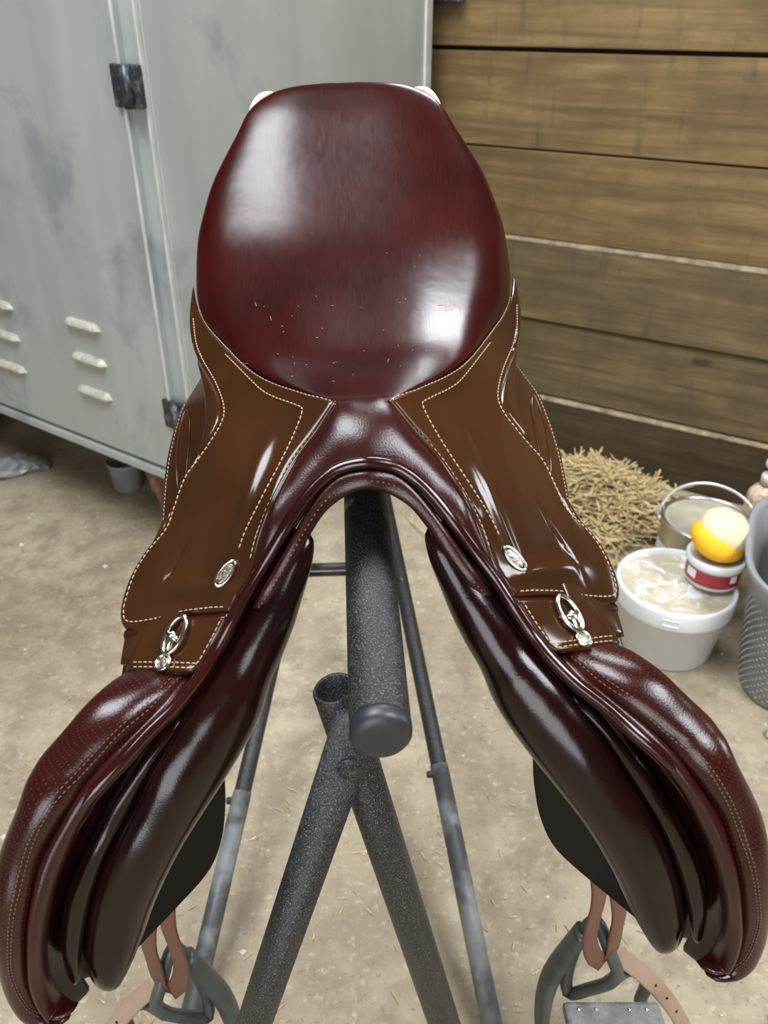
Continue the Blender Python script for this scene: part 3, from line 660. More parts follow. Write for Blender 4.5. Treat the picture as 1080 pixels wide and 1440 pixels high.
# --- seat
def build_seat():
    E = catmull(CV['seat_edge'][:-1] + [(0.0, 0.6202, 0.3198)], 71)[:-1]
    prof = catmull([(0, 0.2, 0.1375), (0, 0.23, 0.1350), (0, 0.26, 0.1348), (0, 0.30, 0.1375), (0, 0.35, 0.1495), (0, 0.40, 0.168), (0, 0.45, 0.192), (0, 0.50, 0.225), (0, 0.55, 0.264), (0, 0.58, 0.2905), (0, 0.60, 0.3065), (0, 0.612, 0.3158), (0, 0.6202, 0.3199)], 200)
    def zmid(y):
        for a, c in zip(prof, prof[1:]):
            if a.y <= y <= c.y: return a.z + (c.z - a.z) * (y - a.y) / max(1e-9, c.y - a.y)
        return prof[-1].z if y > prof[-1].y else prof[0].z
    # stations follow the edge; each runs across from the left edge to the right edge
    nu = 44; vs = []; fs = []
    rows = []
    for k, e in enumerate(E):
        s = k / (len(E) - 1)
        row = []
        ex = max(e.x, 0.001)
        ym = e.y - 0.0 + (0.0)
        zm = max(zmid(ym), e.z + 0.0002)
        p = 3.2
        for i in range(nu + 1):
            a = -math.pi / 2 + math.pi * i / nu
            u = math.sin(a)
            crown = (max(0, 1 - abs(u) ** p)) ** 0.5
            z = e.z + (zm - e.z) * crown + 0.004 * min(1.0, ex / 0.13) ** 2 * (u * u) * (1 - u * u) * 4
            row.append(Vector((ex * u, e.y, z)))
        # tuck-in wall below the silhouette
        g = max(0, (s - 0.6) / 0.4); kx = min(1.0, ex / 0.09)
        tk = [Vector((0.002 * kx, 0.004 * g, -0.008)), Vector((0.010 * kx, 0.006 * g, -0.022)), Vector(((0.012 + 0.02 * g) * kx, -0.004 * g, -0.022 - 0.06 * g))]
        tk = [q * min(1.0, k / 5) for q in tk]
        rows.append([row[0] + q for q in reversed(tk)] + row + [row[-1] + Vector((-q.x, q.y, q.z)) for q in tk])
    lastrow = rows[-1]
    for q_ in (Vector((0, 0.003, -0.003)), Vector((0, 0.005, -0.010)), Vector((0, 0.006, -0.024)), Vector((0, -0.004, -0.082))): rows.append([q + q_ for q in lastrow])
    rows.insert(0, [q + Vector((0, -0.003, -0.005)) for q in rows[0]])
    w = len(rows[0])
    for r_ in rows: vs += r_
    for i in range(len(rows) - 1):
        for k in range(w - 1): fs.append((i * w + k, i * w + k + 1, (i + 1) * w + k + 1, (i + 1) * w + k))
    o = s_mesh('seat', vs, fs, M['seat'])
    bm = bmesh.new(); bm.from_mesh(o.data)
    bmesh.ops.remove_doubles(bm, verts=bm.verts, dist=0.0006)
    for lo, hi, it in ((0.604, 9, 3), (0.1995, 0.30, 10)):
        vv = [q for q in bm.verts if lo < q.co.y + SO.y < hi]
        for _ in range(it): bmesh.ops.smooth_vert(bm, verts=vv, factor=0.5, use_axis_x=True, use_axis_y=True, use_axis_z=True)
    bmesh.ops.recalc_face_normals(bm, faces=bm.faces); bm.to_mesh(o.data); bm.free(); o.data.shade_smooth()
    return o
seat = build_seat()

# dust specks and hairs lying on the seat
def specks():
    tr = bvh_of(seat); rnd = random.Random(4); b = MB()
    for _ in range(46):
        q = Vector((rnd.uniform(-0.10, 0.09), rnd.uniform(0.24, 0.46), 0.4)) - SO
        hh = tr.ray_cast(q, Vector((0, 0, -1)))
        if hh[0] is None: continue
        a = rnd.uniform(0, 6.28); d = Vector((math.cos(a), math.sin(a), 0)); d = (d - hh[1] * d.dot(hh[1])).normalized()
        L = rnd.choice((0.0006, 0.0008, 0.001, 0.003)); w = hh[1].cross(d) * 0.00022; u = hh[1] * 0.0003; c = hh[0]
        b.add([c - d * L - w, c + d * L - w, c + d * L + w, c - d * L + w, c - d * L * 0.6 + u, c + d * L * 0.6 + u], [(0, 1, 5, 4), (1, 2, 5), (2, 3, 4, 5), (3, 0, 4)])
    b.build('dust_specks', M['thread'], saddle, False)['kind'] = 'stuff'
specks()

# --- pommel cover between the skirts, down to the welt
def full(c): return [(-q[0], q[1], q[2]) for q in reversed(c[1:])] + [(0, c[0][1], c[0][2])] + [tuple(q) for q in c[1:]]
def build_cover():
    A, B = catmull(full(CV['cov_in']), 91), catmull(full(CV['cov_out']), 91)
    n, m = 91, 12; vs = []; fs = []
    for i in range(n):
        t = A[min(i + 1, n - 1)] + B[min(i + 1, n - 1)] - A[max(i - 1, 0)] - B[max(i - 1, 0)]
        ch = B[i] - A[i]; nr = t.cross(ch).normalized()
        if nr.z < 0: nr = -nr
        w = ch.length
        for k in range(-1, m + 2):
            s = k / m
            h = 0.13 * w * (1 - (2 * s - 1) ** 2)
            if k == -1: q = A[i] + Vector((0, 0.010, -0.004))
            elif k == m + 1: q = B[i] + ch * 0.05 - nr * 0.008
            else: q = A[i] + ch * s + nr * h
            vs.append(q)
    w = m + 3
    for i in range(n - 1):
        for k in range(w - 1): fs.append((i * w + k, i * w + k + 1, (i + 1) * w + k + 1, (i + 1) * w + k))
    return s_mesh('pommel_cover', vs, fs, M['dark'])
cover = build_cover()

# --- arch band with stitching, sewn under the welt
def build_band():
    vs, fs, uv = bolster(full(CV['band_out']), full(CV['band_in']), 0.004, 0.004, 110, 16, 2.4, (0.02, 0.02), (0, -0.9, 0.1))
    o = s_mesh('arch_band', vs, fs, M['dark'], uv=uv)
    mid = [((Vector(a) + Vector(b_)) / 2 + Vector((0, -0.0042, 0.001))) for a, b_ in zip(full(CV['band_out']), full(CV['band_in']))]
    stitches('stitching', mid, bvh_of(o), o, M['thread_dark'], 0.0016, 0.0026, 0.0006, 0.0003, (0, -0.9, 0.3))
build_band()

# --- front welt: one piping line running over the arch and on down both flap edges
WL = full(CV['welt'][:17])
s_tube('welt', catmull(WL, 240), [0.0048 * min(1.0, 0.15 + min(k, 239 - k) / 26) for k in range(240)], M['welt'], n=14)
wl2 = [Vector(q) + Vector((0, 0.006, -0.0075)) for q in full(CV['welt'][:18])]
s_tube('inner_welt', catmull(wl2, 260), 0.0042, M['panel'], n=12)

for side in (1, -1):
    F = (lambda c: [tuple(q) for q in c]) if side == 1 else mir
    flip = False
    # skirt
    def bul(u, v):
        b_ = 0.0045 * math.sin(math.pi * min(1, u * 1.1)) * math.sin(math.pi * v)
        b_ += 0.0055 * gauss(u, v, 0.45, 0.91, 0.34, 0.035)                    # ridge above the lower hem
        b_ -= 0.0040 * gauss(u, v, 0.66, 0.83, 0.10, 0.020, 0.9)
        b_ += 0.0030 * gauss(u, v, 0.17, 0.55, 0.035, 0.35)                    # raised front border
        return b_
    vs, fs, uv = coons(F(CV['sk_seam']), F(CV['sk_bot']), F(CV['sk_front']), F(CV['sk_out']), 40, 60, 0.006, bul, 0.005)
    # orient so the bulge points up
    n0 = (Vector(vs[20 * 71 + 30]))
    sk = None
    def up_of(vs, fs):
        f = fs[len(fs) // 3 - (len(fs) // 3) % 2]; a, b_, c = (Vector(vs[i]) for i in f[:3]); return (b_ - a).cross(c - a).z
    if up_of(vs, fs) < 0:
        vs, fs, uv = coons(F(CV['sk_seam']), F(CV['sk_bot']), F(CV['sk_front']), F(CV['sk_out']), 40, 60, 0.006, bul, 0.005, True)
    sk = s_mesh('skirt', vs, fs, M['brown'], uv=uv)
    tr = bvh_of(sk)
    stitches('stitching', F(CV['st_out']), tr, sk)
    stitches('stitching', F(CV['st_in']), tr, sk)
    stitches('stitching', F(CV['st_seam']), tr, sk, None, 0.0034, 0.0012, 0.0005)
    pip = catmull(F(CV['sk_front']), 60)
    s_tube('skirt_piping', [q + Vector((0, -0.0005, 0.0008)) for q in pip], 0.0022, M['brown'], sk, 10)
    hem = catmull(F(CV['sk_bot']), 40) 
    s_tube('skirt_hem', [q + Vector((0, -0.0015, -0.004)) for q in hem], 0.0046, M['dark'], sk, 10)
    # oval nickel stud let into the skirt
    ec = [Vector(q) for q in F(CV['emb'])]
    def oval(p0, p1, wid, tree, name, mat, parent, th=0.0016, up=Vector((0, -0.5, 0.85)), ringmat=None):
        p0, p1 = sl(p0), sl(p1); c = (p0 + p1) / 2
        hit = tree.ray_cast(c + up.normalized() * 0.03, -up.normalized())
        if hit[0] is None or (hit[0] - c).length > 0.02: hit = tree.find_nearest(c)
        nrm = hit[1].normalized()
        if nrm.dot(up) < 0: nrm = -nrm
        c = hit[0] + nrm * th * 0.5
        ax = (p1 - p0); L = ax.length / 2; ax = (ax - nrm * ax.dot(nrm)).normalized(); ay = nrm.cross(ax)
        MM = Matrix((ax, ay, nrm)).transposed()
        b = MB(); b.lathe([(0, th * 0.7), (0.6, th * 0.75), (0.74, th * 0.6)], c, 28, L, wid, MM)
        for q in range(len(b.v)): pass
        o1 = b.build(name, mat, parent)
        b = MB(); ring = [c + MM @ Vector((math.cos(a) * L * 0.86, math.sin(a) * wid * 0.86, th * 0.8)) for a in [2 * math.pi * k / 30 for k in range(30)]]
        b.tube(ring, th * 0.75, 8, True)
        b.build('rim', ringmat or M['steel'], o1 if o1.parent == saddle else parent)
        return o1
    oval(ec[0], ec[-1], 0.0050, tr, 'maker_stud', M['steel_dark'], sk)
    # flap sheet under the skirt
    vs, fs, uv = bolster(F(CV['rf_in']), F(CV['rf_out']), 0.004, 0.004, 60, 24, 3.0, (0.04, 0.02), (side * 0.5, -0.2, 0.8))
    fl = s_mesh('flap', vs, fs, M['brown'], uv=uv)
    edge = [Vector(a).lerp(Vector(b_), 0.93) for a, b_ in zip(F(CV['rf_in']), F(CV['rf_out']))]
    stitches('stitching', edge[:7], bvh_of(fl), fl, None, 0.003, 0.0014, 0.0004, 0.0002, (side * 0.5, -0.3, 0.8))
    tf = bvh_of(fl); upv = Vector((side * 0.45, -0.45, 0.75)).normalized(); rg = []
    for k in range(40):
        a = 2 * math.pi * k / 40
        tt = 0.36 + 0.16 * math.cos(a); ff = 0.74 + 0.09 * math.sin(a) - 0.10 * math.cos(a)
        q = sl(catmull(F(CV['rf_in']), [tt])[0].lerp(catmull(F(CV['rf_out']), [tt])[0], ff))
        hh = tf.find_nearest(q + upv * 0.006); rg.append(hh[0] + upv * 0.0002)
    b = MB(); b.tube(rg, 0.0014, 8, True); b.build('embossed_slot', M['brown'], fl)
    # buckle guard patch
    vs, fs, uv = bolster(F(CV['pa_in']), F(CV['pa_out']), 0.005, 0.004, 40, 24, 3.2, (0.0, 0.04), (0, -0.5, 0.85))
    pa = s_mesh('buckle_guard', vs, fs, M['brown'], uv=uv)
    tp = bvh_of(pa)
    pin, pout = [Vector(q) for q in F(CV['pa_in'])], [Vector(q) for q in F(CV['pa_out'])]
    for f_ in (0.80, 0.90):
        a = catmull(pin, [f_])[0]; b_ = catmull(pout, [f_])[0]
        stitches('stitching', [a.lerp(b_, 0.08), a.lerp(b_, 0.35), a.lerp(b_, 0.65), a.lerp(b_, 0.95)], tp, pa)
    a0 = [q.lerp(r_, 0.07) for q, r_ in zip(pin, pout)]
    stitches('stitching', a0, tp, pa)
    # swivel hook and oval badge
    bk = [Vector(q) for q in F(CV['buckle'])]
    hit = tp.find_nearest(sl(bk[2])); nb_ = hit[1] if hit[1].z > 0 else -hit[1]
    def onpa(q, h):
        hh = tp.ray_cast(sl(q) + nb_ * 0.03, -nb_)
        return (hh[0] if hh[0] is not None else sl(q)) + nb_ * h
    p0, p1, p2, p3 = bk[0], bk[1], bk[2], bk[3]
    b = MB()
    ax = (p2 - p0).normalized(); ay = nb_.cross(ax).normalized()
    c = onpa((p0 + p2) / 2, 0.004)
    ring = [c + ax * math.cos(a) * 0.0145 + ay * math.sin(a) * 0.0070 for a in [2 * math.pi * k / 36 for k in range(36)]]
    b.tube(ring, 0.0019, 10, True)
    hook = b.build('saddle_dee', M['steel'], saddle)
    b = MB(); b.tube([onpa(p1, 0.0035), onpa(p1.lerp(p2, 0.5), 0.005), onpa(p2, 0.0045), onpa(p3, 0.003)], [0.003, 0.0036, 0.0032, 0.0022], 12)
    b.build('shank', M['steel'], hook)
    b = MB(); q = onpa(p1.lerp(p2, 0.35), 0.005); b.tube([q - ay * 0.005, q + ay * 0.005], 0.0024, 10)
    b.build('collar', M['steel'], hook)
    oval(bk[3], bk[5], 0.0062, tp, 'oval_badge', M['steel_dark'], hook, 0.0018)
    # knee block of the flap: padded cushion and the rolled bead along its front edge
    ki, ko = [Vector(q) for q in F(CV['fl_in'])], [Vector(q) for q in F(CV['fl_out'])]
    frac = [0.10, 0.12, 0.16, 0.20, 0.24, 0.28, 0.31, 0.33, 0.34, 0.36, 0.38, 0.40, 0.42, 0.44]
    kg = [a.lerp(b_, f_) for a, b_, f_ in zip(ki, ko, frac)]
    kc = [a.lerp(b_, max(0.0, f_ - 0.05)) for a, b_, f_ in zip(ki, ko, frac)]
    vs, fs, uv = bolster(kc, ko, lambda s: 0.010 + 0.010 * math.sin(math.pi * min(1, s * 1.15)), 0.016, 110, 40, 2.2, (0.02, 0.04), (side * 0.3, -0.75, 0.6))
    kb = s_mesh('knee_block', vs, fs, M['perf'], uv=uv)
    vs, fs, uv = bolster(ki, kg, lambda s: 0.005 + 0.008 * min(1, s * 1.4), 0.012, 110, 26, 2.0, (0.02, 0.03), (side * 0.2, -0.85, 0.45))
    s_mesh('flap_bead', vs, fs, M['dark'], uv=uv)
    tk = bvh_of(kb)
    for f_ in (0.05, 0.13):
        stitches('stitching', [a.lerp(b_, f_) for a, b_ in zip(kg, ko)][1:-1], tk, kb, M['thread_dark'], 0.0024, 0.0014, 0.0005, 0.0003, (side * 0.3, -0.75, 0.6))
    # panel roll, second roll and sweat flap
    vs, fs, uv = bolster(F(CV['pan_in']), F(CV['pan_out']), lambda s: 0.011 + 0.014 * min(1, s * 3), 0.022, 110, 40, 2.0, (0.06, 0.05), (side * 0.1, -0.8, 0.6))
    tpn = bvh_of(s_mesh('panel', vs, fs, M['panel'], uv=uv))
    vs, fs, uv = bolster(F(CV['pan2_in']), F(CV['pan2_out']), 0.007, 0.012, 80, 24, 2.0, (0.06, 0.05), (side * 0.1, -0.8, 0.6))
    s_mesh('panel_roll', vs, fs, M['panel'], uv=uv)
    vs, fs, uv = bolster(F(CV['bkf_in']), F(CV['bkf_out']), 0.003, 0.003, 60, 24, 3.5, (0.03, 0.03), (side * 0.3, -0.75, 0.6))
    s_mesh('under_flap', vs, fs, M['panel'], uv=uv)
    pq = catmull(F(CV['pan_in']), [0.19, 0.27]); pr = catmull(F(CV['pan_out']), [0.19, 0.27])
    oval(pq[0].lerp(pr[0], 0.30), pq[1].lerp(pr[1], 0.30), 0.009, tpn, 'tree_point_cap', M['rack_smooth'], saddle, 0.003, ringmat=M['panel'])
    vs, fs, uv = bolster(F(CV['mf_in']), F(CV['mf_out']), 0.0025, 0.0025, 60, 24, 3.5, (0.02, 0.04), (side * 0.5, -0.6, 0.6))
    s_mesh('main_flap', vs, fs, M['dark'], uv=uv)
    vs, fs, uv = bolster(F(CV['sw_in']), F(CV['sw_out']), 0.0025, 0.0025, 60, 24, 3.5, (0.03, 0.03), (side * -0.3, -0.8, 0.4))
    s_mesh('sweat_flap', vs, fs, M['sweat'], uv=uv)
    # rear cushion that rests along the tube
    vs = []; fs = []; n, m = 40, 24
    for i in range(n):
        s = i / (n - 1); y = 0.17 + 0.43 * s
        e = math.sqrt(max(0.0, 1 - (2 * s - 1) ** 6)) + 0.02
        cx = side * (0.070 + 0.025 * math.sin(math.pi * s)); cz = 0.054 + 0.045 * s + 0.10 * s * s
        for k in range(m):
            th = 2 * math.pi * k / m
            px_, pz_ = 0.052 * math.cos(th) * e, (0.032 + 0.016 * math.sin(math.pi * s)) * math.sin(th) * e
            a = side * -0.65 * (1 - 0.4 * s)
            vs.append(Vector((cx + px_ * math.cos(a) - pz_ * math.sin(a), y, cz + px_ * math.sin(a) + pz_ * math.cos(a))))
    for i in range(n - 1):
        for k in range(m): fs.append((i * m + k, i * m + (k + 1) % m, (i + 1) * m + (k + 1) % m, (i + 1) * m + k))
    fs.append(tuple(range(m))[::-1]); fs.append(tuple((n - 1) * m + k for k in range(m)))
    s_mesh('rear_panel', vs, fs, M['panel'])
    # cream inlay on the cantle corner
    se = [Vector(q) for q in F(CV['seat_edge'])]
    a, b_, c_ = se[13], se[14], se[15]
    vs = []; fs = []
    P = catmull([a, b_, c_.lerp(b_, 0.3)], 13)
    for i, q in enumerate(P):
        w = math.sin(math.pi * (i / 12)) ** 0.7
        for (k, h) in ((0, -0.002), (0.55, 0.0035), (1, 0.0005)):
            vs.append(q + Vector((-side * 0.001, 0.004, 0)) + Vector((side * 0.5, 0.1, 0.86)) * (0.0058 * w * k) + Vector((0, -0.6, 0.4)) * h * w)
        vs.append(q + Vector((side * 0.5, 0.1, 0.86)) * (0.0058 * w) + Vector((0, 0.02, -0.01)))
    for i in range(12):
        for k in range(3): fs.append((i * 4 + k, i * 4 + k + 1, i * 4 + 5 + k, i * 4 + 4 + k))
    s_mesh('cantle_inlay', vs, fs, M['cream'])

# ------------------------------------------------------------------ stirrup leathers and irons
def ribbon(b, pts, wdir, width, thick):
    pts = catmull(pts, 80); n = len(pts); vs = []; fs = []
    for i in range(n):
        t_ = (pts[min(i + 1, n - 1)] - pts[max(i - 1, 0)]).normalized()
        w = wdir[0].lerp(wdir[1], i / (n - 1)); w = (w - t_ * w.dot(t_)).normalized(); nn = t_.cross(w)
        for (a, c) in ((-1, -0.6), (-0.85, -1), (0.85, -1), (1, -0.6), (1, 0.6), (0.85, 1), (-0.85, 1), (-1, 0.6)):
            vs.append(pts[i] + w * a * width / 2 + nn * c * thick / 2)
    for i in range(n - 1):
        for k in range(8): fs.append((i * 8 + k, i * 8 + (k + 1) % 8, (i + 1) * 8 + (k + 1) % 8, (i + 1) * 8 + k))
    fs.append(tuple(range(8))[::-1]); fs.append(tuple((n - 1) * 8 + k for k in range(8)))
    b.add(vs, fs)
for side in (1, -1):
    def G(name): return [RM @ Vector((side * q[0], q[1], q[2])) + Vector((0, 0, 0.8)) for q in CV[name]]
    lr = 'right' if side == 1 else 'left'
    l1, l2, l3, ir, i2, td = G('lea1'), G('lea2'), G('lea3'), G('iron'), G('iron2'), G('tread')
    base = l2[-1].copy()
    le = empty('stirrup_leather', base, 'tan stirrup strap looped through the stirrup under the %s flap, its tail hanging free' % lr, 'strap', 'stirrup straps')
    sx = Vector((side * 1.0, 0, 0))
    for nm, pts, mt, wd in (('strap_loop', l1, 'strap', (sx * 0.85 + Vector((0, 0.5, 0)), sx * 0.85 + Vector((0, 0.5, 0)))), ('strap_tail', l3, 'oldstrap', (Vector((0, 0.5, 0.8)), Vector((side * 0.6, 0.5, 0.5))))):
        b = MB(); ribbon(b, [q - base for q in pts], wd, 0.021, 0.0045); st = b.build(nm, M[mt], le)
        if nm == 'strap_tail':
            c_ = catmull([q - base for q in pts], 24)
            for k in (9, 12, 15):
                h = MB(); h.lathe([(0, 0.0008), (0.0018, 0.0006), (0.0024, 0)], c_[k] + Vector((0, -0.0015, 0.0028)), 10); h.build('hole', M['sweat'], st)
    sb = (td[0] + td[1]) / 2
    si = empty('stirrup_iron', sb, 'dark grey stirrup with studded tread hanging below the %s flap' % lr, 'stirrup', 'stirrup irons')
    b = MB(); b.tube([q - sb for q in catmull(ir[1:], 24)], [0.011 + 0.004 * math.sin(math.pi * k / 23) for k in range(24)], 14, flat=0.7)
    arm = b.build('arm', M['iron'], si)
    b = MB(); b.tube([q - sb for q in catmull(i2 + [i2[0]], 40)[:-1]], 0.0075, 12, True); b.build('eye', M['iron'], si)
    far = [i2[4], i2[4].lerp(td[1], 0.55) + Vector((0, 0.03, 0)), td[1] + Vector((-side * 0.004, 0.03, 0.0)), td[1] + Vector((-side * 0.004, 0.03, -0.05))]
    b = MB(); b.tube([q - sb for q in catmull(far, 24)], 0.008, 12); b.build('arm', M['iron'], si)
    ax = (td[1] - td[0]); L_ = ax.length; ax.normalize(); ay = Vector((0, 1, 0)); ay = (ay - ax * ay.dot(ax)).normalized(); az = ax.cross(ay)
    if az.z < 0: az = -az
    MM = Matrix((ax, ay, az)).transposed()
    b = MB(); b.box(Vector((0, 0.0, 0)) - ay * 0.03, (L_, 0.062, 0.014), MM, 0.005); tdp = b.build('tread', M['tread'], si, False)
    for fx in (-0.36, -0.18, 0.16, 0.34):
        for fy in (-0.010, -0.030, -0.050):
            h = MB(); h.lathe([(0.0026, 0), (0.0022, 0.0016), (0.001, 0.0022), (0, 0.0023)], ax * fx * L_ + ay * fy + az * 0.007, 10, M=MM); h.build('stud', M['steel'], tdp)


# ------------------------------------------------------------------ white bucket with soapy lid
BKC = Vector((0.667, 0.985, 0))
bk_ = empty('plastic_bucket', BKC, 'round white plastic bucket with wet creamy lid, carrying the red tub', 'bucket')
b = MB(); b.lathe([(0, 0), (0.094, 0), (0.099, 0.004), (0.115, 0.122), (0.121, 0.123), (0.1225, 0.128), (0.1235, 0.160), (0.1215, 0.167), (0.117, 0.168), (0.114, 0.164), (0.112, 0.150)], (0, 0, 0), 64)
body = b.build('bucket_body', M['white'], bk_)
b = MB()
vs = []; fs = []; n = 40
vs.append(Vector((0, 0, 0.158)))
for j in range(1, 9):
    r_ = 0.1135 * j / 8
    for k in range(n):
        a = 2 * math.pi * k / n
        vs.append(Vector((r_ * math.cos(a), r_ * math.sin(a), 0.157 + (0.003 * math.sin(5 * a + j) * math.sin(j * 0.8) if j < 7 else 0))))
for k in range(n): fs.append((0, 1 + k, 1 + (k + 1) % n))
for j in range(7):
    for k in range(n): fs.append((1 + j * n + k, 1 + (j + 1) * n + k, 1 + (j + 1) * n + (k + 1) % n, 1 + j * n + (k + 1) % n))
b.add(vs, fs); b.build('soapy_lid', M['cream_soap'], bk_)
# moulded tear tab on the rim band
b = MB(); cdir = Vector((-0.40, -0.915, 0))
tb = []
for k in range(-6, 7):
    a = math.atan2(cdir.y, cdir.x) + k * 0.022
    tb.append(Vector((math.cos(a) * 0.1235, math.sin(a) * 0.1235, 0.137)))
tb2 = [q + Vector((0, 0, 0.014)) for q in reversed(tb)]
b.tube(tb + tb2, 0.0014, 6, True); b.build('tear_tab', M['white'], body)

# ------------------------------------------------------------------ small red labelled tub and sponge
TBC = Vector((0.740, 0.987, 0.169))
tub = empty('small_tub', TBC, 'small white tub with red label standing on the bucket lid', 'tub')
b = MB(); b.lathe([(0, 0), (0.050, 0), (0.053, 0.003), (0.055, 0.010), (0.0555, 0.046), (0.0585, 0.047), (0.060, 0.050), (0.060, 0.060), (0.058, 0.063), (0.053, 0.0635), (0.051, 0.058), (0, 0.056)], (0, 0, 0), 48)
b.build('tub_body', M['white'], tub)
def arcband(a0, a1, z0, z1, r0, r1, n=30):
    vs = []; fs = []
    for k in range(n + 1):
        a = a0 + (a1 - a0) * k / n
        vs += [Vector((r0 * math.cos(a), r0 * math.sin(a), z0)), Vector((r1 * math.cos(a), r1 * math.sin(a), z1))]
    for k in range(n): fs.append((2 * k, 2 * k + 2, 2 * k + 3, 2 * k + 1))
    return vs, fs
va = math.atan2(-1.35, -0.77)
vs, fs = arcband(va - 1.35, va + 1.25, 0.010, 0.042, 0.0556, 0.0561); mesh_obj('red_label', vs, fs, M['red'], tub)
vs, fs = arcband(va - 1.0, va - 0.55, 0.020, 0.040, 0.0563, 0.0566, 8); mesh_obj('label_panel', vs, fs, M['white'], tub)
vs, fs = arcband(va + 0.72, va + 1.0, 0.024, 0.041, 0.0563, 0.0566, 8); mesh_obj('label_panel', vs, fs, M['white'], tub)
SPC = TBC + Vector((0.0, 0.002, 0.067))
sp = empty('sponge', SPC, 'yellow sponge heaped with pale cream foam on the red tub', 'sponge')
def blob(rx, ry, rz, amp, seed, n=28, m=18, zmin=-1):
    rnd = random.Random(seed); ph = [rnd.random() * 6.28 for _ in range(8)]
    vs = []; fs = []
    for j in range(m + 1):
        t_ = math.pi * j / m
        for k in range(n):
            a = 2 * math.pi * k / n
            q = 1 + amp * (math.sin(3 * a + ph[0]) * math.sin(2 * t_ + ph[1]) + 0.6 * math.sin(5 * a + ph[2]) * math.sin(4 * t_ + ph[3]) + 0.4 * math.sin(8 * a + ph[4]) * math.sin(7 * t_))
            z = max(math.cos(t_), zmin)
            vs.append(Vector((rx * q * math.sin(t_) * math.cos(a), ry * q * math.sin(t_) * math.sin(a), rz * q * z)))
    for j in range(m):
        for k in range(n): fs.append((j * n + k, j * n + (k + 1) % n, (j + 1) * n + (k + 1) % n, (j + 1) * n + k))
    return vs, fs
TM = Matrix.Rotation(R(24), 3, Vector((0.45, 0.9, 0)).normalized())
vs, fs = blob(0.060, 0.052, 0.038, 0.012, 3, zmin=-0.75)
mesh_obj('sponge_body', [TM @ q + Vector((-0.007, -0.004, 0.030)) for q in vs], fs, M['yellow'], sp)
vs, fs = blob(0.055, 0.053, 0.042, 0.03, 5)
mesh_obj('foam', [TM @ q + Vector((0.005, 0.002, 0.048)) for q in vs], fs, M['foam'], sp)

# ------------------------------------------------------------------ paint can
PC = Vector((0.812, 1.195, 0))
can = empty('paint_can', PC, 'silver tin paint can with raised wire handle behind the white bucket', 'can')
b = MB(); b.lathe([(0, 0), (0.099, 0), (0.101, 0.003), (0.099, 0.006), (0.099, 0.170), (0.1015, 0.174), (0.103, 0.179), (0.1015, 0.184), (0.097, 0.185), (0.0945, 0.179), (0.0935, 0.160)], (0, 0, 0), 56)
b.build('can_body', M['tin'], can)
b = MB(); b.lathe([(0.0935, 0.174), (0.093, 0.180), (0.089, 0.181), (0.0865, 0.172), (0.05, 0.171), (0, 0.171)], (0, 0, 0), 56)
b.build('can_lid', M['lid'], can)
vs, fs = arcband(va - 1.5, va + 1.5, 0.03, 0.125, 0.0997, 0.0997); mesh_obj('paper_label', vs, fs, M['white'], can)
b = MB(); hx = Vector((0.84, -0.54, 0)); hb = Vector((0.54, 0.84, 0))
hp = []
for k in range(33):
    a = math.pi * k / 32
    hp.append(hx * (-0.109 * math.cos(a)) + (hb * 0.35 + Vector((0, 0, 0.94))).normalized() * (0.108 * math.sin(a) ** 0.8) + Vector((0, 0, 0.152)))
b.tube(hp, 0.0035, 10); hd = b.build('wire_handle', M['wire'], can)
for s_ in (-1, 1):
    b = MB(); b.lathe([(0, 0.010), (0.006, 0.009), (0.008, 0.004), (0.008, -0.004)], hx * s_ * 0.102 + Vector((0, 0, 0.152)), 16, M=(hx * s_).to_track_quat('Z', 'Y').to_matrix())
    b.build('handle_ear', M['tin'], can)

# ------------------------------------------------------------------ grey moulded bin with cloths
BC = Vector((0.930, 0.880, 0)); bd = Vector((0.45, 0.89, 0)).normalized(); br_ = Vector((bd.y, -bd.x, 0))
gb = empty('laundry_bin', BC, 'tall grey plastic bin with raised dot pattern at the right edge', 'bin')
def supere(a, hw, hl, p=3.2):
    c, s = math.cos(a), math.sin(a)
    return br_ * math.copysign(abs(c) ** (2 / p), c) * hw + bd * math.copysign(abs(s) ** (2 / p), s) * hl
prof = [(0.118, 0.155, 0.0), (0.126, 0.163, 0.006), (0.150, 0.188, 0.235), (0.158, 0.196, 0.240), (0.160, 0.198, 0.262), (0.172, 0.212, 0.285), (0.176, 0.216, 0.298), (0.172, 0.212, 0.302), (0.160, 0.198, 0.292), (0.146, 0.184, 0.225), (0.122, 0.158, 0.012)]
vs = []; fs = []; n = 72
for (hw, hl, z) in prof:
    for k in range(n): vs.append(supere(2 * math.pi * k / n, hw, hl) + Vector((0, 0, z)))
for j in range(len(prof) - 1):
    for k in range(n): fs.append((j * n + k, j * n + (k + 1) % n, (j + 1) * n + (k + 1) % n, (j + 1) * n + k))
fs.append(tuple(range(n))[::-1]); fs.append(tuple((len(prof) - 1) * n + k for k in range(n)))
bb = mesh_obj('bin_body', vs, fs, M['bin'], gb)
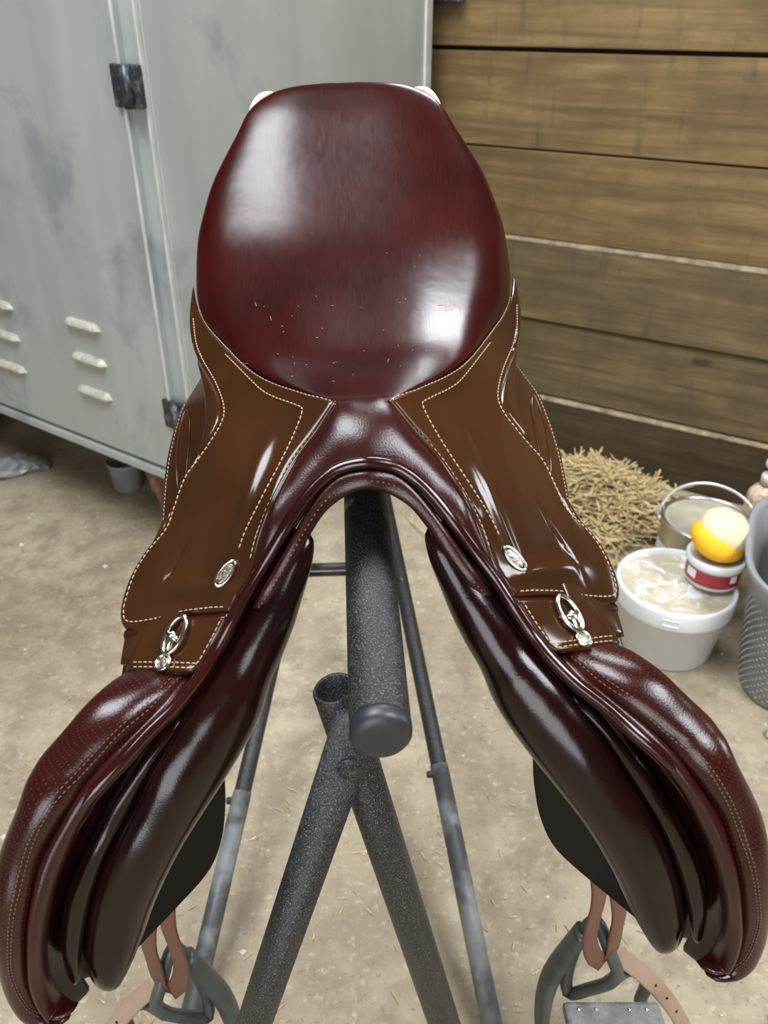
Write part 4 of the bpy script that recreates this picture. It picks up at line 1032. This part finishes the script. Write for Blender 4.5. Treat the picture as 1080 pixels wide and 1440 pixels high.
# dots
b = MB(); N_ = 150
ring = [2 * math.pi * k / 400 for k in range(401)]
row = 0; z = 0.016
while z < 0.228:
    f_ = (z - 0.006) / 0.229
    hw, hl = 0.126 + 0.024 * f_, 0.163 + 0.025 * f_
    P = [supere(a, hw, hl) for a in ring]
    cum = [0]
    for k in range(400): cum.append(cum[-1] + (P[k + 1] - P[k]).length)
    cnt = 64
    for i in range(cnt):
        s_ = (i + (0.5 if row % 2 else 0)) / cnt * cum[-1]
        k = next(q for q in range(400) if cum[q + 1] >= s_)
        p_ = P[k].lerp(P[k + 1], (s_ - cum[k]) / max(1e-9, cum[k + 1] - cum[k])); tg = (P[k + 1] - P[k]).normalized(); nr = Vector((tg.y, -tg.x, 0))
        if nr.dot(p_) < 0: nr = -nr
        if nr.dot(Vector((-0.75, -0.65, 0))) < -0.3: continue
        c = p_ + Vector((0, 0, z))
        b.add([c + tg * 0.0034, c + Vector((0, 0, 0.0034)), c - tg * 0.0034, c - Vector((0, 0, 0.0034)), c + nr * 0.0022], [(0, 1, 4), (1, 2, 4), (2, 3, 4), (3, 0, 4)])
    row += 1; z += 0.0092
dt = b.build('dot_relief', M['bin'], bb, False); dt['kind'] = 'stuff'
def drape(name, c, rx, ry, h, mat, seed, label):
    vs, fs = blob(rx, ry, h, 0.10, seed, 32, 20)
    o = mesh_obj(name, vs, fs, mat, None, True, None, c)
    tag(o, label, 'cloth'); return o
drape('folded_cloth', BC + Vector((-0.02, -0.055, 0.175)), 0.085, 0.075, 0.075, M['cloth_red'], 11, 'wine red cloth stuffed inside the grey bin')
drape('folded_cloth', BC + Vector((0.035, 0.085, 0.265)), 0.095, 0.06, 0.055, M['cloth_dark'], 13, 'dark navy cloth at the back of the grey bin')

# ------------------------------------------------------------------ pump bottle
PB = Vector((1.02, 1.335, 0))
pb = empty('pump_bottle', PB, 'orange flecked bottle with white pump cap behind the bin', 'bottle')
b = MB(); b.lathe([(0, 0), (0.040, 0), (0.043, 0.004), (0.043, 0.150), (0.040, 0.165), (0.028, 0.180), (0.017, 0.186), (0.017, 0.192)], (0, 0, 0), 36); b.build('bottle_body', M['bottle'], pb)
b = MB(); b.lathe([(0, 0.188), (0.021, 0.188), (0.021, 0.212), (0.018, 0.215), (0.008, 0.216), (0.006, 0.218), (0.006, 0.236)], (0, 0, 0), 28); b.build('pump_collar', M['white'], pb)
b = MB(); b.lathe([(0, 0.236), (0.017, 0.236), (0.019, 0.240), (0.018, 0.252), (0.012, 0.256), (0, 0.257)], (0, 0, 0), 28)
b.tube([(0, 0, 0.245), (0.02, 0.02, 0.246), (0.035, 0.03, 0.240)], [0.006, 0.006, 0.004], 10); b.build('pump_head', M['white'], pb)

# ------------------------------------------------------------------ under the cabinet
bw = empty('plastic_bowl', (-0.650, 1.735, 0), 'small grey plastic bowl on the floor under the cabinet edge', 'bowl')
b = MB(); b.lathe([(0, 0), (0.036, 0), (0.039, 0.003), (0.047, 0.078), (0.050, 0.080), (0.050, 0.086), (0.046, 0.087), (0.037, 0.006), (0, 0.005)], (0, 0, 0), 36); b.build('bowl_body', M['bowl'], bw)
b = MB(); b.tube([Vector((0.049 * math.cos(a), 0.049 * math.sin(a), 0.087)) for a in [2 * math.pi * k / 36 for k in range(36)]], 0.0028, 8, True); b.build('bowl_rim', M['bowl'], bw)
vs, fs = blob(0.085, 0.06, 0.024, 0.26, 21, 18, 9)
tag(mesh_obj('plastic_wrapper', vs, fs, M['bag'], None, False, None, (-1.015, 1.855, 0.014)), 'crumpled grey plastic wrapper lying on the floor before the cabinet', 'wrapper')
vs, fs = blob(0.017, 0.014, 0.011, 0.06, 31, 20, 12)
tag(mesh_obj('stone', vs, fs, M['crumb'], None, True, None, (0.785, 0.700, 0.009)), 'small pale stone on the floor below the grey bin', 'stone')

# ------------------------------------------------------------------ straw
def straw_bits(name, gen, n, seed, label, rmin=0.0009, rmax=0.0022, mat='straw'):
    rnd = random.Random(seed); b = MB()
    for _ in range(n):
        c, d, L = gen(rnd)
        r = rnd.uniform(rmin, rmax)
        d = d.normalized(); u = d.cross(Vector((0, 0, 1)))
        u = u.normalized() if u.length > 1e-4 else Vector((1, 0, 0)); w = d.cross(u)
        vs = []
        bend = u * rnd.uniform(-0.06, 0.06) * L
        for s in (-0.5, 0.0, 0.5):
            for k in range(4):
                a = math.pi / 2 * k
                vs.append(c + d * L * s + (bend if s == 0 else Vector((0, 0, 0))) + (u * math.cos(a) + w * math.sin(a) * 0.6) * r)
        fs = [(j * 4 + k, j * 4 + (k + 1) % 4, j * 4 + 4 + (k + 1) % 4, j * 4 + 4 + k) for j in range(2) for k in range(4)]
        b.add(vs, fs)
    o = b.build(name, M[mat], None, False)
    tag(o, label, 'straw', kind='stuff'); return o
HC = Vector((0.655, 1.56, 0))
def heap(rnd):
    while True:
        a = rnd.gauss(0, 0.17); q = rnd.gauss(0, 0.12)
        p_ = HC + WD * a - WN * (q - 0.0)
        if (p_ - WB).dot(WN) < -0.045 and (p_ - PC).length > 0.18 and a < 0.24: break
    h = 0.13 * math.exp(-(a / 0.19) ** 2 - (q / 0.15) ** 2)
    z = 0.004 + h * rnd.uniform(0.25, 1.0) ** 0.6
    th = rnd.uniform(0, math.pi)
    d = Vector((math.cos(th), math.sin(th), rnd.gauss(0, 0.22)))
    L = rnd.uniform(0.05, 0.15)
    if (p_ - WB).dot(WN) > -0.045 - L / 2: d = WD + WN * rnd.uniform(-0.15, 0.15) + Vector((0, 0, rnd.gauss(0, 0.2)))
    z = max(z, abs(d.normalized().z) * L / 2 + 0.002)
    return p_ + Vector((0, 0, z)), d, L
straw_bits('straw_heap', heap, 2300, 5, 'heap of loose yellow straw against the boarded wall', 0.0012, 0.0030)
def litter(rnd):
    while True:
        p_ = Vector((rnd.uniform(-1.3, 1.1), rnd.uniform(-0.2, 1.75), 0.0022))
        if (p_ - WB).dot(WN) < -0.08: break
    th = rnd.uniform(0, math.pi)
    return p_, Vector((math.cos(th), math.sin(th), 0)), rnd.uniform(0.004, 0.020) * (1.6 if rnd.random() < 0.05 else 1)
straw_bits('straw_litter', litter, 1700, 9, 'scattered short straw bits on the dusty concrete floor', 0.0005, 0.0011)
def grit():
    rnd = random.Random(3); b = MB()
    for _ in range(260):
        p_ = Vector((rnd.uniform(-1.3, 1.0), rnd.uniform(-0.2, 1.8), 0.0))
        if (p_ - WB).dot(WN) > -0.05: continue
        r = rnd.uniform(0.0015, 0.0045) * (1.8 if rnd.random() < 0.08 else 1)
        b.add([p_ + Vector((r, 0, 0)), p_ + Vector((0, r * 0.8, 0)), p_ + Vector((-r, 0, 0)), p_ + Vector((0, -r, 0)), p_ + Vector((0, 0, r * 0.8)), p_ + Vector((0, 0, -0.001))], [(0, 1, 4), (1, 2, 4), (2, 3, 4), (3, 0, 4), (1, 0, 5), (2, 1, 5), (3, 2, 5), (0, 3, 5)])
    tag(b.build('floor_grit', M['crumb'], None, False), 'pale grit and crumbs scattered over the concrete floor', 'grit', kind='stuff')
grit()
